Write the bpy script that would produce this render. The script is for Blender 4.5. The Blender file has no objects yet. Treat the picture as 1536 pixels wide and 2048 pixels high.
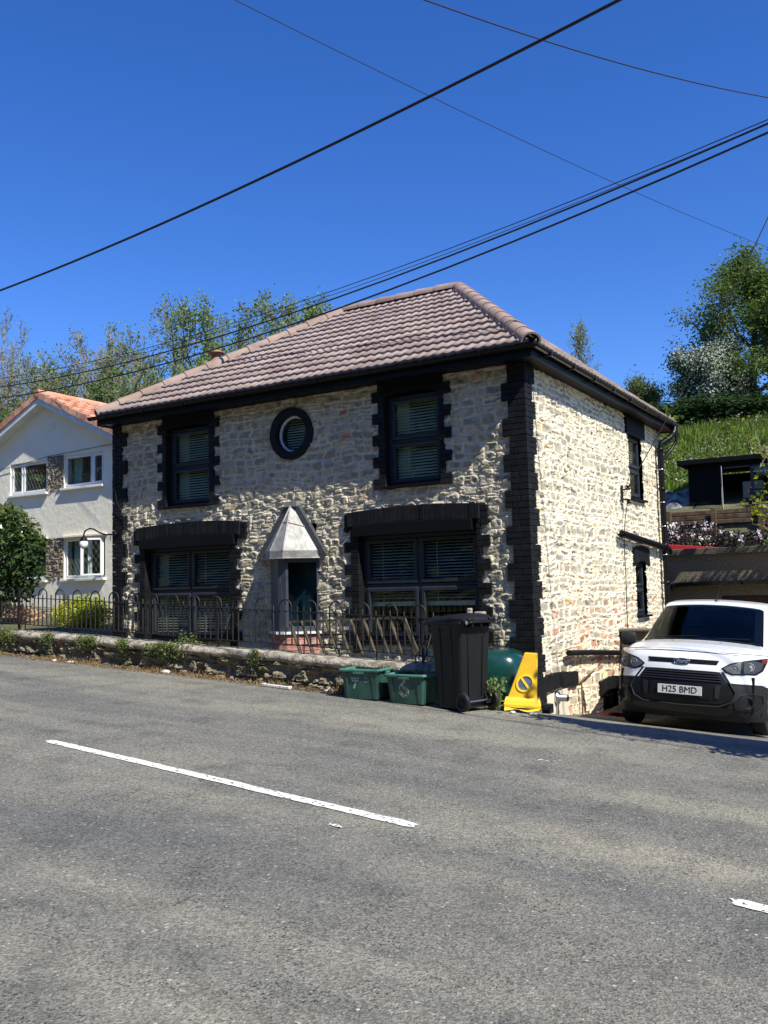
import bpy, math, random
import numpy as np
from mathutils import Vector, Matrix
from mathutils.kdtree import KDTree
rng = np.random.default_rng(7); random.seed(7)
PI = math.pi
SC = bpy.context.scene; COL = SC.collection

# ---------------------------------------------------------------- camera, sky, sun
CAM = Vector((4.4559, -10.9996, 1.5))
def cam_axes(yaw, pitch, roll):
    cy, sy, cp, sp, cr, sr = math.cos(yaw), math.sin(yaw), math.cos(pitch), math.sin(pitch), math.cos(roll), math.sin(roll)
    F = Vector((sy*cp, cy*cp, sp)); R = Vector((cy, -sy, 0)); U = R.cross(F)
    return R*cr + U*sr, U*cr - R*sr, F
cR, cU, cF = cam_axes(-0.54121684, 0.08450677, -0.02539594)
cam = bpy.data.objects.new('camera', bpy.data.cameras.new('camera')); COL.objects.link(cam)
m = Matrix.Identity(4)
for i in range(3):
    m[i][0] = cR[i]; m[i][1] = cU[i]; m[i][2] = -cF[i]; m[i][3] = CAM[i]
cam.matrix_world = m
cam.data.sensor_fit = 'HORIZONTAL'; cam.data.sensor_width = 36; cam.data.lens = 1836.14/1536*36
cam.data.clip_start = 0.05; cam.data.clip_end = 2000
SC.camera = cam
SUN = Vector((1.04, -0.35, 1.26)).normalized()
w = bpy.data.worlds.new("World"); SC.world = w; w.use_nodes = True
wn = w.node_tree.nodes; wl = w.node_tree.links
bg = wn['Background']; sky = wn.new('ShaderNodeTexSky'); sky.sky_type = 'NISHITA'; sky.sun_disc = False
sky.sun_elevation = math.asin(SUN.z); sky.sun_rotation = math.atan2(SUN.x, SUN.y)
sky.altitude = 1300; sky.air_density = 1.0; sky.dust_density = 0.15; sky.ozone_density = 5.0
hs = wn.new('ShaderNodeHueSaturation'); hs.inputs['Saturation'].default_value = 1.25; hs.inputs['Hue'].default_value = 0.5145
wl.new(sky.outputs[0], hs.inputs['Color']); wl.new(hs.outputs[0], bg.inputs['Color'])
bg.inputs['Strength'].default_value = 0.14
sl = bpy.data.lights.new('sun', 'SUN'); sl.energy = 5.0; sl.angle = math.radians(0.5); sl.color = (1.0, 0.965, 0.85)
so = bpy.data.objects.new('sun', sl); COL.objects.link(so)
so.rotation_euler = SUN.to_track_quat('Z', 'Y').to_euler()
SC.view_settings.view_transform = 'Standard'; SC.view_settings.look = 'None'
SC.view_settings.gamma = 1; SC.view_settings.exposure = 0.50; SC.view_settings.use_curve_mapping = False

# ---------------------------------------------------------------- materials
def mat(name, col, rough=0.8, metal=0.0, nz=None, bump=None, col2=None, var=None, spec=0.5, coat=0.0):
    """nz=(scale, detail) mixes col->col2 by noise; bump=(scale, strength, dist); var: random per island value spread"""
    M = bpy.data.materials.new(name); M.use_nodes = True
    N = M.node_tree.nodes; L = M.node_tree.links; b = N['Principled BSDF']
    b.inputs['Roughness'].default_value = rough; b.inputs['Metallic'].default_value = metal
    b.inputs['Specular IOR Level'].default_value = spec; b.inputs['Coat Weight'].default_value = coat
    b.inputs['Base Color'].default_value = (*col, 1)
    tc = N.new('ShaderNodeTexCoord')
    src = None
    if nz:
        n = N.new('ShaderNodeTexNoise'); n.inputs['Scale'].default_value = nz[0]; n.inputs['Detail'].default_value = nz[1]
        L.new(tc.outputs['Object'], n.inputs['Vector'])
        r = N.new('ShaderNodeValToRGB'); lo = nz[2] if len(nz) > 2 else .35; hi = nz[3] if len(nz) > 3 else .65
        r.color_ramp.elements[0].position = lo; r.color_ramp.elements[1].position = hi
        r.color_ramp.elements[0].color = (*col, 1); r.color_ramp.elements[1].color = (*(col2 or col), 1)
        L.new(n.outputs[0], r.inputs[0]); src = r.outputs[0]
    if var:
        g = N.new('ShaderNodeNewGeometry'); mr = N.new('ShaderNodeMapRange')
        mr.inputs['To Min'].default_value = 1-var; mr.inputs['To Max'].default_value = 1+var
        L.new(g.outputs['Random Per Island'], mr.inputs['Value'])
        h = N.new('ShaderNodeHueSaturation')
        if src: L.new(src, h.inputs['Color'])
        else: h.inputs['Color'].default_value = (*col, 1)
        L.new(mr.outputs[0], h.inputs['Value']); src = h.outputs[0]
    if src: L.new(src, b.inputs['Base Color'])
    if bump:
        n2 = N.new('ShaderNodeTexNoise'); n2.inputs['Scale'].default_value = bump[0]; n2.inputs['Detail'].default_value = 4
        L.new(tc.outputs['Object'], n2.inputs['Vector'])
        B = N.new('ShaderNodeBump'); B.inputs['Strength'].default_value = bump[1]; B.inputs['Distance'].default_value = bump[2]
        L.new(n2.outputs[0], B.inputs['Height']); L.new(B.outputs[0], b.inputs['Normal'])
    return M
def leafmat(name, col, var=0.35, rough=0.5, trans=0.35):
    M = mat(name, col, rough=rough, var=var, spec=0.35)
    N = M.node_tree.nodes; L = M.node_tree.links; b = N['Principled BSDF']
    t = N.new('ShaderNodeBsdfTranslucent'); ms = N.new('ShaderNodeMixShader'); ms.inputs[0].default_value = trans
    c = b.inputs['Base Color'].links[0].from_socket; h = N.new('ShaderNodeHueSaturation')
    h.inputs['Hue'].default_value = 0.485; h.inputs['Saturation'].default_value = 1.15; h.inputs['Value'].default_value = 1.2
    L.new(c, h.inputs['Color']); L.new(h.outputs[0], t.inputs['Color'])
    L.new(b.outputs[0], ms.inputs[1]); L.new(t.outputs[0], ms.inputs[2]); L.new(ms.outputs[0], N['Material Output'].inputs['Surface'])
    return M
def glassmat(name, tint=(.7, .78, .78), refl=1.0, ior=1.45):
    M = bpy.data.materials.new(name); M.use_nodes = True
    N = M.node_tree.nodes; L = M.node_tree.links; N.remove(N['Principled BSDF'])
    t = N.new('ShaderNodeBsdfTransparent'); t.inputs[0].default_value = (*tint, 1)
    g = N.new('ShaderNodeBsdfGlossy'); g.inputs['Roughness'].default_value = 0.01; g.inputs[0].default_value = (refl, refl, refl, 1)
    f = N.new('ShaderNodeFresnel'); ge = N.new('ShaderNodeNewGeometry'); mr = N.new('ShaderNodeMapRange')
    mr.inputs['To Min'].default_value = ior; mr.inputs['To Max'].default_value = 1/ior; L.new(ge.outputs['Backfacing'], mr.inputs['Value']); L.new(mr.outputs[0], f.inputs[0])
    ms = N.new('ShaderNodeMixShader'); L.new(f.outputs[0], ms.inputs[0]); L.new(t.outputs[0], ms.inputs[1]); L.new(g.outputs[0], ms.inputs[2])
    L.new(ms.outputs[0], N['Material Output'].inputs['Surface'])
    return M
def vcolmat(name, rough=0.92, bump=(60, .35, .01)):
    M = mat(name, (.4, .4, .4), rough=rough, bump=bump)
    N = M.node_tree.nodes; L = M.node_tree.links; b = N['Principled BSDF']
    a = N.new('ShaderNodeAttribute'); a.attribute_name = 'stone'
    n = N.new('ShaderNodeTexNoise'); n.inputs['Scale'].default_value = 45; n.inputs['Detail'].default_value = 3
    tc = N.new('ShaderNodeTexCoord'); L.new(tc.outputs['Object'], n.inputs['Vector'])
    mr = N.new('ShaderNodeMapRange'); mr.inputs['To Min'].default_value = .72; mr.inputs['To Max'].default_value = 1.28
    L.new(n.outputs[0], mr.inputs['Value'])
    h = N.new('ShaderNodeHueSaturation'); L.new(a.outputs['Color'], h.inputs['Color']); L.new(mr.outputs[0], h.inputs['Value'])
    L.new(h.outputs[0], b.inputs['Base Color']); b.inputs['Specular IOR Level'].default_value = .2
    return M

M = {}
M['rubble'] = vcolmat('rubble')
M['black_brick'] = mat('black_brick', (.007, .0075, .009), .6, nz=(9, 4), col2=(.013, .0135, .0145), bump=(55, .6, .012), var=.25, spec=.18)
M['black_paint'] = mat('black_paint', (.003, .0033, .004), .55, bump=(40, .15, .01), spec=.2)
M['upvc_dark'] = mat('upvc_dark', (.024, .029, .038), .32, nz=(3, 2), col2=(.032, .038, .048), spec=.35)
M['glass'] = glassmat('glass', (.88, .93, .90), .8, 1.45)
M['blind'] = mat('blind', (.62, .60, .50), .6)
M['dark_room'] = mat('dark_room', (.05, .05, .05), .9)
M['curtain'] = mat('curtain', (.45, .58, .52), .9, bump=(8, .8, .05))
M['tile'] = mat('tile', (.225, .160, .138), .88, nz=(3.2, 8), col2=(.36, .285, .25), bump=(90, .25, .01), var=.12)
M['ridge'] = mat('ridge', (.25, .165, .13), .8, nz=(3, 5), col2=(.36, .26, .21), bump=(60, .25, .01), var=.1)
M['gutter'] = mat('gutter', (.004, .004, .0045), .4, spec=.25)
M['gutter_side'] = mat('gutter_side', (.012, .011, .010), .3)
M['lead'] = mat('lead', (.20, .195, .185), .55, metal=.25, nz=(5, 7), col2=(.36, .35, .33), bump=(14, .35, .03))
M['red_brick'] = mat('red_brick', (.36, .14, .10), .9, nz=(14, 4), col2=(.55, .30, .25), bump=(50, .5, .01), var=.2)
M['render_white'] = mat('render_white', (.80, .74, .59), .92, nz=(1.3, 6), col2=(.86, .81, .67), bump=(7, .5, .025))
M['white_upvc'] = mat('white_upvc', (.80, .80, .79), .35, nz=(5, 2), col2=(.74, .74, .73))
M['white_wood'] = mat('white_wood', (.66, .67, .65), .6, nz=(5, 3), col2=(.58, .59, .57))
M['red_tile'] = mat('red_tile', (.42, .17, .10), .85, nz=(3, 6), col2=(.62, .34, .22), bump=(50, .3, .01), var=.18)
M['lead_came'] = mat('lead_came', (.20, .21, .21), .5)
M['iron'] = mat('iron', (.006, .0055, .005), .6, nz=(20, 4), col2=(.022, .015, .011), bump=(80, .4, .004))
M['concrete'] = mat('concrete', (.17, .145, .11), .95, nz=(9, 9, .38, .60), col2=(.42, .375, .30), bump=(30, .9, .03))
M['mortar_grey'] = mat('mortar_grey', (.14, .13, .11), .95, bump=(30, .6, .02))
M['bark'] = mat('bark', (.13, .11, .085), .95, nz=(6, 5), col2=(.25, .225, .18), bump=(25, .8, .03))
M['bark_pale'] = mat('bark_pale', (.17, .15, .12), .95, nz=(5, 5), col2=(.30, .27, .225), bump=(25, .8, .03))
M['leaf_young'] = leafmat('leaf_young', (.175, .245, .07))
M['leaf_mid'] = leafmat('leaf_mid', (.110, .170, .036))
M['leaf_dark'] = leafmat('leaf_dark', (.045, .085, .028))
M['leaf_olive'] = leafmat('leaf_olive', (.15, .19, .06))
M['leaf_gloss'] = leafmat('leaf_gloss', (.04, .075, .022), rough=.22, trans=.12)
M['leaf_lime'] = leafmat('leaf_lime', (.38, .43, .03))
M['leaf_purple'] = leafmat('leaf_purple', (.035, .022, .022))
M['blossom'] = leafmat('blossom', (.72, .74, .62), var=.12, rough=.8)
M['blossom_pink'] = leafmat('blossom_pink', (.86, .80, .74), var=.15, rough=.8)
M['orange_flower'] = leafmat('orange_flower', (.70, .45, .28), var=.3, rough=.8)
M['dry'] = leafmat('dry', (.30, .21, .11), var=.4, rough=.9)
M['grass'] = leafmat('grass', (.15, .22, .035), var=.4, rough=.6)
M['green_plastic'] = mat('green_plastic', (.020, .070, .052), .45, nz=(8, 5), col2=(.034, .098, .076), bump=(12, .12, .02))
M['green_rim'] = mat('green_rim', (.045, .15, .115), .42, nz=(9, 4), col2=(.075, .21, .165))
M['dome_green'] = mat('dome_green', (.004, .036, .031), .22, coat=.3, nz=(5, 4), col2=(.009, .052, .044))
M['bin_black'] = mat('bin_black', (.011, .0115, .013), .42, nz=(6, 5), col2=(.013, .0135, .015), bump=(60, .12, .004), spec=.25)
M['tyre'] = mat('tyre', (.02, .02, .02), .8, bump=(60, .4, .01))
M['rubber'] = mat('rubber', (.012, .012, .012), .6)
M['steel'] = mat('steel', (.55, .55, .56), .28, metal=1)
M['yellow'] = mat('yellow', (.85, .50, .015), .45, nz=(7, 5), col2=(.72, .42, .03))
M['yellow_light'] = mat('yellow_light', (.90, .60, .04), .5)
M['cone_blue'] = mat('cone_blue', (.05, .09, .18), .5, nz=(25, 4), col2=(.12, .14, .18))
M['scuff_white'] = mat('scuff_white', (.45, .52, .48), .7, nz=(40, 4, .42, .52), col2=(.12, .22, .17))
M['wood_grey'] = mat('wood_grey', (.035, .03, .02), .85, nz=(12, 6), col2=(.11, .09, .06), bump=(50, .5, .01))
M['van_white'] = mat('van_white', (.78, .79, .80), .28, coat=.7, nz=(2, 4), col2=(.74, .75, .75))
M['van_grey'] = mat('van_grey', (.016, .0165, .018), .6, bump=(200, .15, .002), spec=.3)
M['van_black'] = mat('van_black', (.008, .008, .009), .35)
M['van_glass'] = glassmat('van_glass', (.40, .48, .48), .8, 1.4)
M['lamp_glass'] = glassmat('lamp_glass', (.80, .82, .83), .12, 1.12)
M['chrome'] = mat('chrome', (.75, .75, .76), .12, metal=1)
M['badge_blue'] = mat('badge_blue', (.012, .035, .14), .25, coat=.5)
M['badge_script'] = mat('badge_script', (.65, .67, .70), .3, metal=.6)
M['plate_white'] = mat('plate_white', (.62, .62, .62), .3)
M['plate_black'] = mat('plate_black', (.01, .01, .01), .4)
M['amber'] = mat('amber', (.22, .035, .02), .35)
M['rhs_wood'] = mat('rhs_wood', (.06, .036, .02), .9, nz=(4, 6), col2=(.16, .10, .055), bump=(20, .5, .02))
M['cabin_black'] = mat('cabin_black', (.006, .006, .007), .7, spec=.12)
M['garage'] = mat('garage', (.17, .135, .09), .96, nz=(45, 3, .45, .62), col2=(.36, .29, .20), bump=(60, .9, .02))
M['garage_trim'] = mat('garage_trim', (.075, .065, .05), .9, nz=(6, 5), col2=(.14, .12, .09), bump=(30, .5, .02))
M['garage_door'] = mat('garage_door', (.05, .012, .010), .5)
M['red_paint'] = mat('red_paint', (.55, .03, .035), .5)
M['tarp'] = mat('tarp', (.05, .05, .052), .5, nz=(3, 6), col2=(.32, .31, .29), bump=(3, .8, .1), spec=.15)
M['rock'] = mat('rock', (.55, .53, .47), .95, bump=(20, .8, .03))
M['litter_white'] = mat('litter_white', (.75, .74, .70), .7)
M['interior_white'] = mat('interior_white', (.4, .4, .4), .9)
M['opal'] = mat('opal', (.85, .85, .83), .25)
M['plaster'] = mat('plaster', (.62, .53, .42), .95, nz=(3, 5), col2=(.72, .64, .53), bump=(15, .4, .02))

# ---------------------------------------------------------------- mesh helpers
class MB:
    def __init__(s): s.v = []; s.f = []; s.sm = []
    def add(s, v, f, smooth=False):
        o = len(s.v); s.v.extend([tuple(map(float, p)) for p in v]); s.f.extend([tuple(i+o for i in q) for q in f]); s.sm.extend([smooth]*len(f)); return s
    def box(s, a, b, M_=None, taper=None):
        x0, y0, z0 = a; x1, y1, z1 = b
        v = [(x0, y0, z0), (x1, y0, z0), (x1, y1, z0), (x0, y1, z0), (x0, y0, z1), (x1, y0, z1), (x1, y1, z1), (x0, y1, z1)]
        if M_ is not None: v = [M_ @ Vector(p) for p in v]
        return s.add(v, [(3, 2, 1, 0), (4, 5, 6, 7), (0, 1, 5, 4), (1, 2, 6, 5), (2, 3, 7, 6), (3, 0, 4, 7)])
    def hexa(s, v8): return s.add(v8, [(3, 2, 1, 0), (4, 5, 6, 7), (0, 1, 5, 4), (1, 2, 6, 5), (2, 3, 7, 6), (3, 0, 4, 7)])
    def tube(s, pts, r, n=8, caps=True, smooth=True):
        pts = [Vector(p) for p in pts]; k = len(pts); rs = r if hasattr(r, '__len__') else [r]*k
        vs = []; prev = None
        for i, p in enumerate(pts):
            d = (pts[min(i+1, k-1)] - pts[max(i-1, 0)]).normalized()
            if prev is None:
                u = d.orthogonal().normalized()
            else:
                u = prev - d*prev.dot(d)
                u = u.normalized() if u.length > 1e-6 else d.orthogonal().normalized()
            prev = u; w_ = d.cross(u)
            for j in range(n):
                a = 2*PI*j/n; vs.append(p + (u*math.cos(a) + w_*math.sin(a))*rs[i])
        fs = [(i*n+j, i*n+(j+1) % n, (i+1)*n+(j+1) % n, (i+1)*n+j) for i in range(k-1) for j in range(n)]
        s.add(vs, fs, smooth)
        if caps:
            s.add(vs[:n], [tuple(range(n))[::-1]]); s.add(vs[-n:], [tuple(range(n))])
        return s
    def lathe(s, prof, c=(0, 0, 0), n=24, M_=None, smooth=True):
        vs = []
        for r, z in prof:
            for j in range(n):
                a = 2*PI*j/n; p = Vector((r*math.cos(a), r*math.sin(a), z))
                if M_ is not None: p = M_ @ p
                vs.append((p[0]+c[0], p[1]+c[1], p[2]+c[2]))
        fs = [(i*n+j, i*n+(j+1) % n, (i+1)*n+(j+1) % n, (i+1)*n+j) for i in range(len(prof)-1) for j in range(n)]
        return s.add(vs, fs, smooth)
    def prism(s, poly, h0, h1, f):
        """poly 2D list; f(u,v,h)->xyz ; caps h0 and h1"""
        n = len(poly); vs = [f(u, v, h0) for u, v in poly] + [f(u, v, h1) for u, v in poly]
        fs = [tuple(range(n))[::-1], tuple(range(n, 2*n))] + [(i, (i+1) % n, n+(i+1) % n, n+i) for i in range(n)]
        return s.add(vs, fs)
    def grid(s, P, smooth=True, flip=False):
        P = np.asarray(P); a, b = P.shape[:2]
        fs = []
        for i in range(a-1):
            for j in range(b-1):
                q = (i*b+j, i*b+j+1, (i+1)*b+j+1, (i+1)*b+j); fs.append(q[::-1] if flip else q)
        return s.add(P.reshape(-1, 3), fs, smooth)
    def build(s, name, mtl, parent=None, bevel=0, label=None, seg=2, fixn=True):
        me = bpy.data.meshes.new(name); me.from_pydata(s.v, [], s.f); me.update()
        me.polygons.foreach_set('use_smooth', s.sm)
        if fixn and len(s.f) < 60000:
            import bmesh
            bm = bmesh.new(); bm.from_mesh(me); bmesh.ops.remove_doubles(bm, verts=bm.verts, dist=1e-5) if bevel else None
            bmesh.ops.recalc_face_normals(bm, faces=bm.faces); bm.to_mesh(me); bm.free()
        me.materials.append(mtl)
        o = bpy.data.objects.new(name, me); COL.objects.link(o)
        if parent is not None: o.parent = parent
        if bevel:
            bv = o.modifiers.new('bevel', 'BEVEL'); bv.width = bevel; bv.segments = seg; bv.limit_method = 'ANGLE'; bv.angle_limit = .6
        if label: o['label'] = label
        return o
def fastmesh(name, V, Fq, mtl, parent=None, smooth=False, cols=None):
    V = np.ascontiguousarray(V, dtype=np.float32); Fq = np.ascontiguousarray(Fq, dtype=np.int32); k = Fq.shape[1]
    me = bpy.data.meshes.new(name); me.vertices.add(len(V)); me.vertices.foreach_set('co', V.ravel())
    me.loops.add(Fq.size); me.loops.foreach_set('vertex_index', Fq.ravel())
    me.polygons.add(len(Fq)); me.polygons.foreach_set('loop_start', np.arange(0, Fq.size, k, dtype=np.int32))
    me.polygons.foreach_set('loop_total', np.full(len(Fq), k, dtype=np.int32))
    me.polygons.foreach_set('use_smooth', np.full(len(Fq), smooth, dtype=bool))
    me.update(calc_edges=True); me.validate()
    if cols is not None:
        a = me.color_attributes.new('stone', 'FLOAT_COLOR', 'POINT')
        c = np.ones((len(V), 4), dtype=np.float32); c[:, :3] = cols; a.data.foreach_set('color', c.ravel())
    me.materials.append(mtl)
    o = bpy.data.objects.new(name, me); COL.objects.link(o)
    if parent is not None: o.parent = parent
    return o
def thing(name, label, cat, loc=(0, 0, 0), rotz=0, group=None):
    o = bpy.data.objects.new(name, None); COL.objects.link(o); o.empty_display_size = .2
    o.location = loc; o.rotation_euler = (0, 0, rotz); o['label'] = label; o['category'] = cat
    if group: o['group'] = group
    return o
def tag(o, label, cat, group=None, kind=None):
    if label: o['label'] = label
    if cat: o['category'] = cat
    if group: o['group'] = group
    if kind: o['kind'] = kind
    return o
def struct(o): o['kind'] = 'structure'; return o
def dup(root, loc=None, rotz=None, scale=None, label=None, group=None):
    r = root.copy(); COL.objects.link(r)
    if loc is not None: r.location = loc
    if rotz is not None: r.rotation_euler = (0, 0, rotz)
    if scale is not None: r.scale = scale
    if label: r['label'] = label
    if group: r['group'] = group
    for ch in list(root.children):
        c = ch.copy(); COL.objects.link(c); c.parent = r
        for g in ch.children:
            d = g.copy(); COL.objects.link(d); d.parent = c
    return r

# ---------------------------------------------------------------- noise
def vnoise(x, y, seed=0):
    xi = np.floor(x).astype(np.int64); yi = np.floor(y).astype(np.int64); xf = x-xi; yf = y-yi
    def h(a, b):
        n = (a*374761393 + b*668265263 + seed*1442695041) & 0xffffffff
        n = ((n ^ (n >> 13))*1274126177) & 0xffffffff
        return ((n ^ (n >> 16)) & 0xffff)/65535.0
    u = xf*xf*(3-2*xf); v = yf*yf*(3-2*yf)
    return (h(xi, yi)*(1-u)+h(xi+1, yi)*u)*(1-v)+(h(xi, yi+1)*(1-u)+h(xi+1, yi+1)*u)*v
def fbm(x, y, o=4, seed=0):
    s = 0; a = .5; t = 0
    for i in range(o):
        s = s + a*vnoise(x*2**i, y*2**i, seed+i*17); t += a; a *= .5
    return s/t
def sstep(a, b, x):
    t = np.clip((x-a)/(b-a), 0, 1); return t*t*(3-2*t)

# ---------------------------------------------------------------- ground
def road_z(x): return .26 - .0594*(np.clip(x, -45, 40)+1.8)
def H(x, y):
    x = np.asarray(x, float); y = np.asarray(y, float)
    r = road_z(x)
    rd = r
    # drive: falls away from the road beside the house
    dr = r*(1-sstep(-1.6, .2, y)) + rd*sstep(-1.6, .2, y)
    dr = dr - .15*np.clip(y+1.6, 0, 2.7) - .104*np.clip(y-1.1, 0, 7.3)
    # garden on the left
    gl = .60 - .055*(x+.8)
    gl = np.clip(gl-.22, .3, 1.4) + .03*np.clip(y-4, 0, 30)
    s = sstep(.05, -.25, x) if False else 1-sstep(-.5, -.05, x)
    s = np.where(y > 0, 1-sstep(-.6, -.2, x), s)
    fr = sstep(-1.35, -1.05, y)
    z = dr*(1-s) + (r*(1-fr)+gl*fr)*s
    # the corner in front of the gable stays at road level
    cz = (1-sstep(-.2, 0, y))*sstep(-.75, -.7, x)
    z = z*(1-cz) + (r-.0*x)*cz*(1-0) * 1.0 if False else np.where((y < 0) & (x > -.72) & (x < .1), r, z)
    # behind the garage: terrace, bank, hill
    back = np.interp(y, [9.4, 10.6, 16, 25.4, 25.9, 27.5, 33, 46, 75, 140], [0, 1.9, 2.25, 2.9, 4.15, 4.4, 6.2, 11.6, 14, 20])
    t = sstep(9.3, 10.4, y)
    zr = np.where(y > 9.3, z*(1-t)+back*t, z)
    bl = np.interp(y, [7, 12, 20, 40, 80, 140], [1.1, 1.8, 3.5, 8.5, 15, 20])
    tl = sstep(7, 9, y); zl = z*(1-tl)+bl*tl
    k = sstep(-14, -7, x)
    z = np.where(y > 7, zl*(1-k)+zr*k, z)
    # bank across the road, behind the viewer
    z = z + np.interp(-y, [13.5, 15, 22, 60, 200], [0, .6, 5, 14, 20])
    return z
def sheet(name, xs, ys, zf, mtl, mask=None):
    X, Y = np.meshgrid(xs, ys); Z = zf(X, Y); n, k = X.shape
    V = np.stack([X, Y, Z], -1).reshape(-1, 3)
    i, j = np.meshgrid(np.arange(n-1), np.arange(k-1), indexing='ij')
    F = np.stack([i*k+j, i*k+j+1, (i+1)*k+j+1, (i+1)*k+j], -1).reshape(-1, 4)
    if mask is not None:
        cx = (X[:-1, :-1]+X[1:, 1:])/2; cy = (Y[:-1, :-1]+Y[1:, 1:])/2
        F = F[mask(cx, cy).ravel()]
    return struct(fastmesh(name, V, F, mtl, smooth=True))

def road_material():
    Mx = bpy.data.materials.new('asphalt'); Mx.use_nodes = True
    N = Mx.node_tree.nodes; L = Mx.node_tree.links; b = N['Principled BSDF']
    tc = N.new('ShaderNodeTexCoord')
    def noise(s, d, vec=None, dis=0):
        n = N.new('ShaderNodeTexNoise'); n.inputs['Scale'].default_value = s; n.inputs['Detail'].default_value = d
        n.inputs['Distortion'].default_value = dis
        L.new(vec or tc.outputs['Object'], n.inputs['Vector']); return n
    def ramp(src, p0, c0, p1, c1):
        r = N.new('ShaderNodeValToRGB'); r.color_ramp.elements[0].position = p0; r.color_ramp.elements[1].position = p1
        r.color_ramp.elements[0].color = (*c0, 1); r.color_ramp.elements[1].color = (*c1, 1); L.new(src, r.inputs[0]); return r
    def mix(a, b_, f, mode='MIX'):
        x = N.new('ShaderNodeMix'); x.data_type = 'RGBA'; x.blend_type = mode
        if isinstance(f, float): x.inputs[0].default_value = f
        else: L.new(f, x.inputs[0])
        for s, q in ((x.inputs[6], a), (x.inputs[7], b_)):
            if isinstance(q, tuple): s.default_value = (*q, 1)
            else: L.new(q, s)
        return x.outputs[2]
    mp = N.new('ShaderNodeMapping'); mp.inputs['Scale'].default_value = (.35, 1.3, 1); L.new(tc.outputs['Object'], mp.inputs[0])
    big = noise(.8, 6, mp.outputs[0], .4)
    base = ramp(big.outputs[0], .36, (.156, .155, .144), .66, (.232, .218, .184)).outputs[0]
    pat = noise(2.6, 5)
    base = mix(base, (.082, .084, .080), ramp(pat.outputs[0], .50, (0, 0, 0), .78, (.7, .7, .7)).outputs[0])
    # tyre-polished tracks running along the carriageway
    mp2 = N.new('ShaderNodeMapping'); mp2.inputs['Scale'].default_value = (.045, 1.05, 1); mp2.inputs['Rotation'].default_value = (0, 0, math.radians(4)); L.new(tc.outputs['Object'], mp2.inputs[0])
    trk = noise(1.25, 3, mp2.outputs[0], .2)
    base = mix(base, ramp(trk.outputs[0], .38, (.80, .80, .81), .62, (1.16, 1.13, 1.06)).outputs[0], 1.0, 'MULTIPLY')
    # thin wandering cracks, only in worn patches
    cn = noise(1.6, 5, None, .8); ab = N.new('ShaderNodeMath'); ab.operation = 'SUBTRACT'; ab.inputs[1].default_value = .5; L.new(cn.outputs[0], ab.inputs[0])
    ab2 = N.new('ShaderNodeMath'); ab2.operation = 'ABSOLUTE'; L.new(ab.outputs[0], ab2.inputs[0]); cr = ramp(ab2.outputs[0], .0012, (1, 1, 1), .0035, (0, 0, 0))
    cm = noise(.55, 3); cf = N.new('ShaderNodeMath'); cf.operation = 'MULTIPLY'; L.new(cr.outputs[0], cf.inputs[0]); L.new(ramp(cm.outputs[0], .52, (0, 0, 0), .60, (.8, .8, .8)).outputs[0], cf.inputs[1])
    base = mix(base, (.045, .044, .042), cf.outputs[0])
    # chippings
    v = N.new('ShaderNodeTexVoronoi'); v.inputs['Scale'].default_value = 82; L.new(tc.outputs['Object'], v.inputs['Vector'])
    bw = N.new('ShaderNodeSeparateColor'); L.new(v.outputs['Color'], bw.inputs[0])
    g = ramp(bw.outputs[0], 0.0, (.62, .62, .62), 1.0, (1.32, 1.32, 1.30)).outputs[0]
    base = mix(base, g, 1.0, 'MULTIPLY')
    fine = noise(230, 3); base = mix(base, ramp(fine.outputs[0], .3, (.72, .72, .72), .7, (1.25, 1.25, 1.25)).outputs[0], 1.0, 'MULTIPLY')
    # pale chips
    r3 = N.new('ShaderNodeValToRGB'); r3.color_ramp.elements[0].position = .986; r3.color_ramp.elements[1].position = .998
    L.new(bw.outputs[1], r3.inputs[0]); base = mix(base, (.40, .38, .33), r3.outputs[0])
    # dark pits, bunched in patches
    pv = noise(60, 2); pn = noise(3.0, 4)
    mm = N.new('ShaderNodeMath'); mm.operation = 'MULTIPLY'
    L.new(ramp(pv.outputs[0], .585, (0, 0, 0), .65, (1, 1, 1)).outputs[0], mm.inputs[0]); L.new(ramp(pn.outputs[0], .38, (0, 0, 0), .62, (1, 1, 1)).outputs[0], mm.inputs[1])
    base = mix(base, (.035, .035, .036), mm.outputs[0])
    L.new(base, b.inputs['Base Color']); b.inputs['Roughness'].default_value = .9; b.inputs['Specular IOR Level'].default_value = .3
    vb = N.new('ShaderNodeTexVoronoi'); vb.inputs['Scale'].default_value = 85; vb.feature = 'F1'; L.new(tc.outputs['Object'], vb.inputs['Vector'])
    ad = N.new('ShaderNodeMath'); ad.operation = 'SUBTRACT'; L.new(pv.outputs[0], ad.inputs[0]); L.new(vb.outputs[0], ad.inputs[1])
    B = N.new('ShaderNodeBump'); B.inputs['Strength'].default_value = .9; B.inputs['Distance'].default_value = .006
    L.new(ad.outputs[0], B.inputs['Height']); L.new(B.outputs[0], b.inputs['Normal'])
    return Mx
M['asphalt'] = road_material()
M['soil'] = mat('soil', (.055, .065, .025), .95, nz=(2.5, 6), col2=(.13, .11, .06), bump=(8, .8, .05))
M['gravel'] = mat('gravel', (.16, .145, .115), .95, nz=(6, 8), col2=(.30, .26, .20), bump=(60, .9, .02))
xs = np.concatenate([np.linspace(-200, -25, 24), np.linspace(-24, -8, 40), np.linspace(-7.8, 4, 120), np.linspace(4.2, 14, 40), np.linspace(15, 200, 24)])
ys = np.concatenate([np.linspace(-200, -16, 30), np.linspace(-15, -2, 40), np.linspace(-1.9, 11, 130), np.linspace(11.2, 50, 90), np.linspace(52, 300, 30)])
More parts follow.
